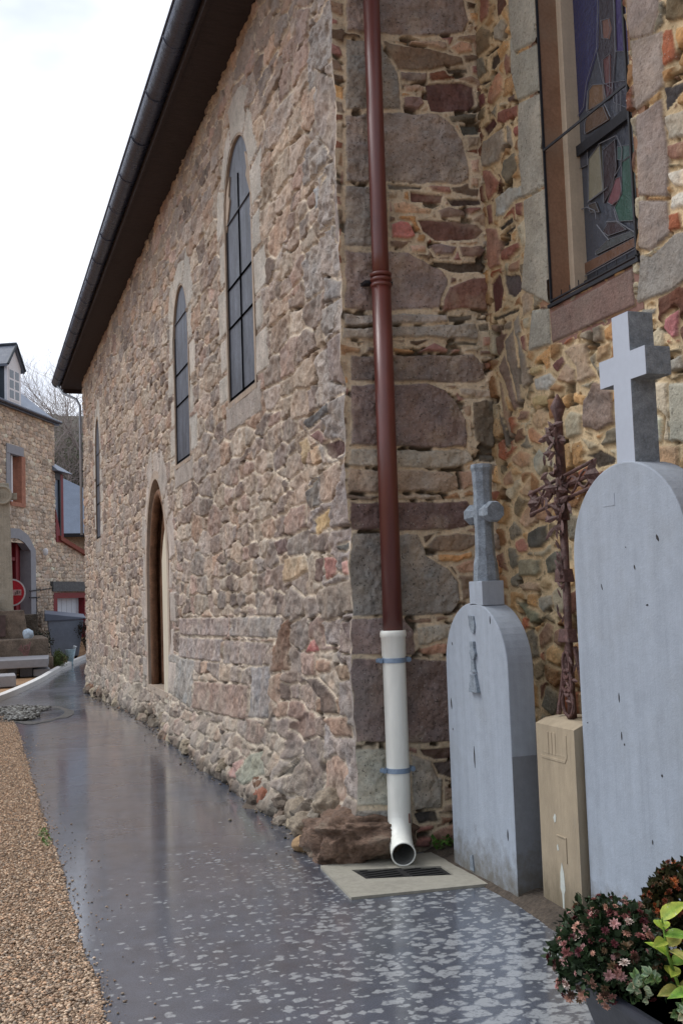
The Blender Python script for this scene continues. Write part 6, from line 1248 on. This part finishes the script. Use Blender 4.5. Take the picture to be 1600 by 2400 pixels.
m = MB(); m.add([HP(-.1, 5.76, .2), HP(1.15, 5.76, .2), HP(1.15, 5.76, -1.2), HP(-.1, 5.76, -1.2), HP(-.1, 6.2, -.3), HP(.1, 6.2, -.3)], [(0, 1, 5, 4), (1, 2, 5), (2, 3, 4, 5), (3, 0, 4), (0, 1, 2, 3)]); m.build('bay_roof', M_HSL, by)
m = MB(); hbox(m, -.36, 4.0, 1.84, 2.16, -.2, .12); gd = m.build('garage_lintel', MAT('dark_slate_stone', (92, 94, 96), ns=9, na=.35, bump=.8), an)
m = MB(); hbox(m, -.22, 3.9, 1.62, 1.80, -.25, .075); hbox(m, -.24, .06, -.2, 1.66, -.25, .07); hbox(m, 2.34, 2.62, -.2, 1.66, -.25, .07); m.build('garage_frame', M_REDP, an)
m = MB(); hbox(m, .05, 2.36, -.2, 1.64, -.2, -.14); gdo = m.build('garage_door', MAT('white_door', (214, 222, 232), rough=.5, ns=2, na=.04, bump=.1), an)
m = MB(); hbox(m, .06, 2.34, 1.02, 1.035, -.139, -.130)
for k in range(5): hbox(m, .45 + k * .42, .458 + k * .42, -.1, 1.6, -.139, -.135)
m.build('door_groove', M_HTRIM, gdo)
# a farther roof behind the annex
fh = thing('far_house', 'farther house showing a plain blue slate roof slope and stone wall behind the annex', 'house', (5, 43, 0))
m = MB(); m.add([(2.6, 42, 4.15), (8.5, 42, 4.15), (8.5, 46, 8.2), (.2, 46, 8.2), (2.6, 42, 4.25), (3.0, 42.02, 4.25)], [(0, 1, 2, 3)])
m = MB(); m.add([(2.2, 42, 4.16), (7.6, 42, 4.16), (4.6, 44.5, 4.5), (2.2, 44.2, 6.8), (2.6, 44.2, 6.9), (2.2, 48, 4.2), (7.6, 48, 4.2)], [(0, 1, 4, 3), (3, 4, 6, 5), (1, 6, 4)]); m.build('slate_roof', M_HSL, fh)
m = MB(); m.box(2.1, 7.7, 41.85, 42.0, 4.02, 4.16); m.build('eaves_gutter', M_IRON, fh)
m = MB(); m.box(2.3, 7.5, 42.1, 47.9, -.5, 4.1); m.build('stone_wall', MAT('far_stone', (138, 122, 104), rough=.9, ns=7, na=.4, bump=1, bs=9, gain=1.25), fh)
# low terrace wall with dark planting in front of the annex
tw = tag(MB().cbox(.56, 1.56, 31.4, 31.8, -.3, 1.17, .03).build('terrace_wall', MAT('dark_terrace_stone', (100, 92, 82), rough=.9, ns=4, na=.45, bump=1, bs=12, gain=1.1), None, loc=(1.0, 31.6, -.26)), 'low dark grey stone terrace wall in front of the house door', 'wall')
bush('bush', 'dark untidy shrub behind the memorial steps below the terrace wall', (1.62, 30.6, .35), (.36, .34, .40), 1500, .05, MAT('dark_bush_leaves', (58, 64, 48), rough=.8, ns=9, na=.4, bump=0), 7, trunk=gz(30.6))
bush('bush', 'dark shrub in the gap between the bin and the church wall', (3.15, 33.2, .4), (.4, .4, .6), 1200, .05, MAT('brown_bush_leaves', (66, 60, 48), rough=.8, ns=9, na=.4, bump=0), 17, trunk=gz(33))

# ---- trees beyond: wooded bank and bare crowns
hx = np.linspace(-60, 80, 50); hyy = np.linspace(50, 190, 40); X, Y = np.meshgrid(hx, hyy, indexing='ij'); Zh = 16.0 * ss(58, 80, Y - .2 * X) + 3.5 * fbm(X * .08, Y * .08, 5, 3) - .5
I = np.arange(X.size).reshape(X.shape); q = np.stack([I[:-1, :-1], I[1:, :-1], I[1:, 1:], I[:-1, 1:]], -1).reshape(-1, 4)
kind(obj('hill', np.stack([X, Y, Zh], -1).reshape(-1, 3), q, MAT('wooded_slope', (104, 102, 90), rough=1, ns=.6, na=.4, bump=1, bs=2), smooth=True), 'structure')
M_TWIG = MAT('grey_twigs', (136, 128, 124), rough=.95, ns=2, na=.2, bump=0, gain=1.2)
M_IVY = MAT('ivy_leaves', (92, 104, 74), rough=.7, ns=1.5, na=.35, bump=0, gain=1.2, spec=.3)
def tree(lab, base, h, seed, spread=.42, ivy=0, levels=6, group='bare winter trees beyond the houses', ivyr=(1, 1, 1)):
    rnd = random.Random(seed); root = thing('tree', lab, 'tree', base, group); tk = MB(); tw = MB()
    def seg(mb, a, b, r0, r1, n):
        d = (b - a).normalized(); x = d.cross(Vector((.31, .77, .2))).normalized(); y = d.cross(x); V = []
        for p, r in ((a, r0), (b, r1)): V += [p + (x * math.cos(6.283 * k / n) + y * math.sin(6.283 * k / n)) * r for k in range(n)]
        mb.add(V, [(k, (k + 1) % n, n + (k + 1) % n, n + k) for k in range(n)])
    def grow(a, d, ln, r, lv):
        p = a; steps = 3 if lv > 1 else 2
        for s in range(steps):
            d2 = (d + Vector((rnd.gauss(0, .13), rnd.gauss(0, .13), rnd.gauss(.03, .08)))).normalized(); q = p + d2 * ln / steps; r2 = r * .86; seg(tk if lv >= levels - 2 else tw, p, q, r, r2, 7 if lv >= levels - 2 else 3); p, d, r = q, d2, r2
            if lv > 0 and (s > 0 or lv < levels):
                for _ in range(2 if lv <= 3 else 1):
                    sd_ = Vector((rnd.gauss(0, 1), rnd.gauss(0, 1), rnd.gauss(.25, .6))).normalized(); grow(p, (d * .62 + sd_ * spread * 1.5).normalized(), ln * (.55 + rnd.random() * .28), r * .6, lv - 1) if lv > 0 else None
    grow(Vector(base), Vector((rnd.gauss(0, .06), 0, 1)), h * .42, h * .023, levels - 1)
    tk.build('trunk', M_BARK, root); tw.build('crown', M_TWIG, root)
    if ivy:
        m = MB(); b = Vector(base)
        cl = [(rnd.gauss(0, .5), rnd.gauss(0, .5), rnd.random()) for _ in range(60)]
        for k in range(ivy):
            c = rnd.choice(cl); p = b + Vector((c[0] * ivyr[0] + rnd.gauss(0, .35), c[1] * ivyr[1] + rnd.gauss(0, .35), c[2] * ivyr[2] * h * .8 + rnd.gauss(0, .45))); d = Vector((rnd.gauss(0, 1), rnd.gauss(0, 1), rnd.gauss(0, 1))).normalized(); s = d.cross(Vector((rnd.gauss(0, 1), 1, rnd.gauss(0, 1)))).normalized() * .05; L_ = .10 + .10 * rnd.random()
            m.add([p, p + d * L_ * .5 + s, p + d * L_, p + d * L_ * .5 - s], [(0, 1, 2, 3)])
        m.build('ivy', M_IVY, root)
    return root
tree('bare grey tree with the tallest fanned crown, right behind the white dormer', (2.7, 52, 1.0), 12.8, 31)
tree('bare tree in front of the wooded bank, between dormer and church eaves', (4.0, 55, 1.5), 11.0, 32, ivy=12000, ivyr=(2.0, 1.8, 1.0))
tree('ivy covered tree under the end of the church gutter', (5.0, 53, 1.0), 10.4, 33, ivy=16000, ivyr=(2.2, 1.6, .95))
tree('ivy clad tree half hidden behind the far church corner', (6.4, 56, 1.5), 10.8, 34, ivy=14000, ivyr=(2.2, 1.6, .9))
tree('slim bare tree behind the left part of the slate roof', (1.2, 58, 1.5), 11.0, 35)
bush('evergreen_shrub', 'dense dark green evergreen shrub above the annex slate roof', (4.6, 49.5, 5.6), (2.2, 1.4, 5.0), 30000, .13, M_IVY, 51, trunk=0.2, cat='shrub')
bush('evergreen_shrub', 'pale olive shrub rising behind the house roof hip', (3.3, 51, 6.2), (1.4, 1.4, 5.0), 16000, .12, MAT('olive_leaves', (104, 108, 80), rough=.8, ns=1.5, na=.3, bump=0, gain=1.2), 52, trunk=0.2, cat='shrub')
for k, (x, y, h_, nm) in enumerate([(2.1, 50, 11.6, 'bare tree with many fine upright twigs nearest the dormer'), (3.2, 53.5, 12.2, 'broad bare tree midway between dormer and church gutter'), (3.8, 57, 12.4, 'bare tree behind and right of the midway one'), (3.0, 47.5, 10.6, 'slender bare tree just beyond the annex, crown beside the dormer'), (4.2, 48.5, 9.6, 'low bare tree between the annex roof and the church gutter'), (3.4, 60, 11.5, 'bare tree low on the wooded bank, third from the dormer'), (5.2, 62, 12.0, 'bare tree high on the wooded bank above the annex roof'), (7.0, 61, 12.0, 'bare tree on the bank nearest the church gutter end'), (2.2, 63, 12.5, 'bare tree on the bank directly behind the house hip')]):
    tree(nm, (x, y, 1.5), h_, 60 + k)
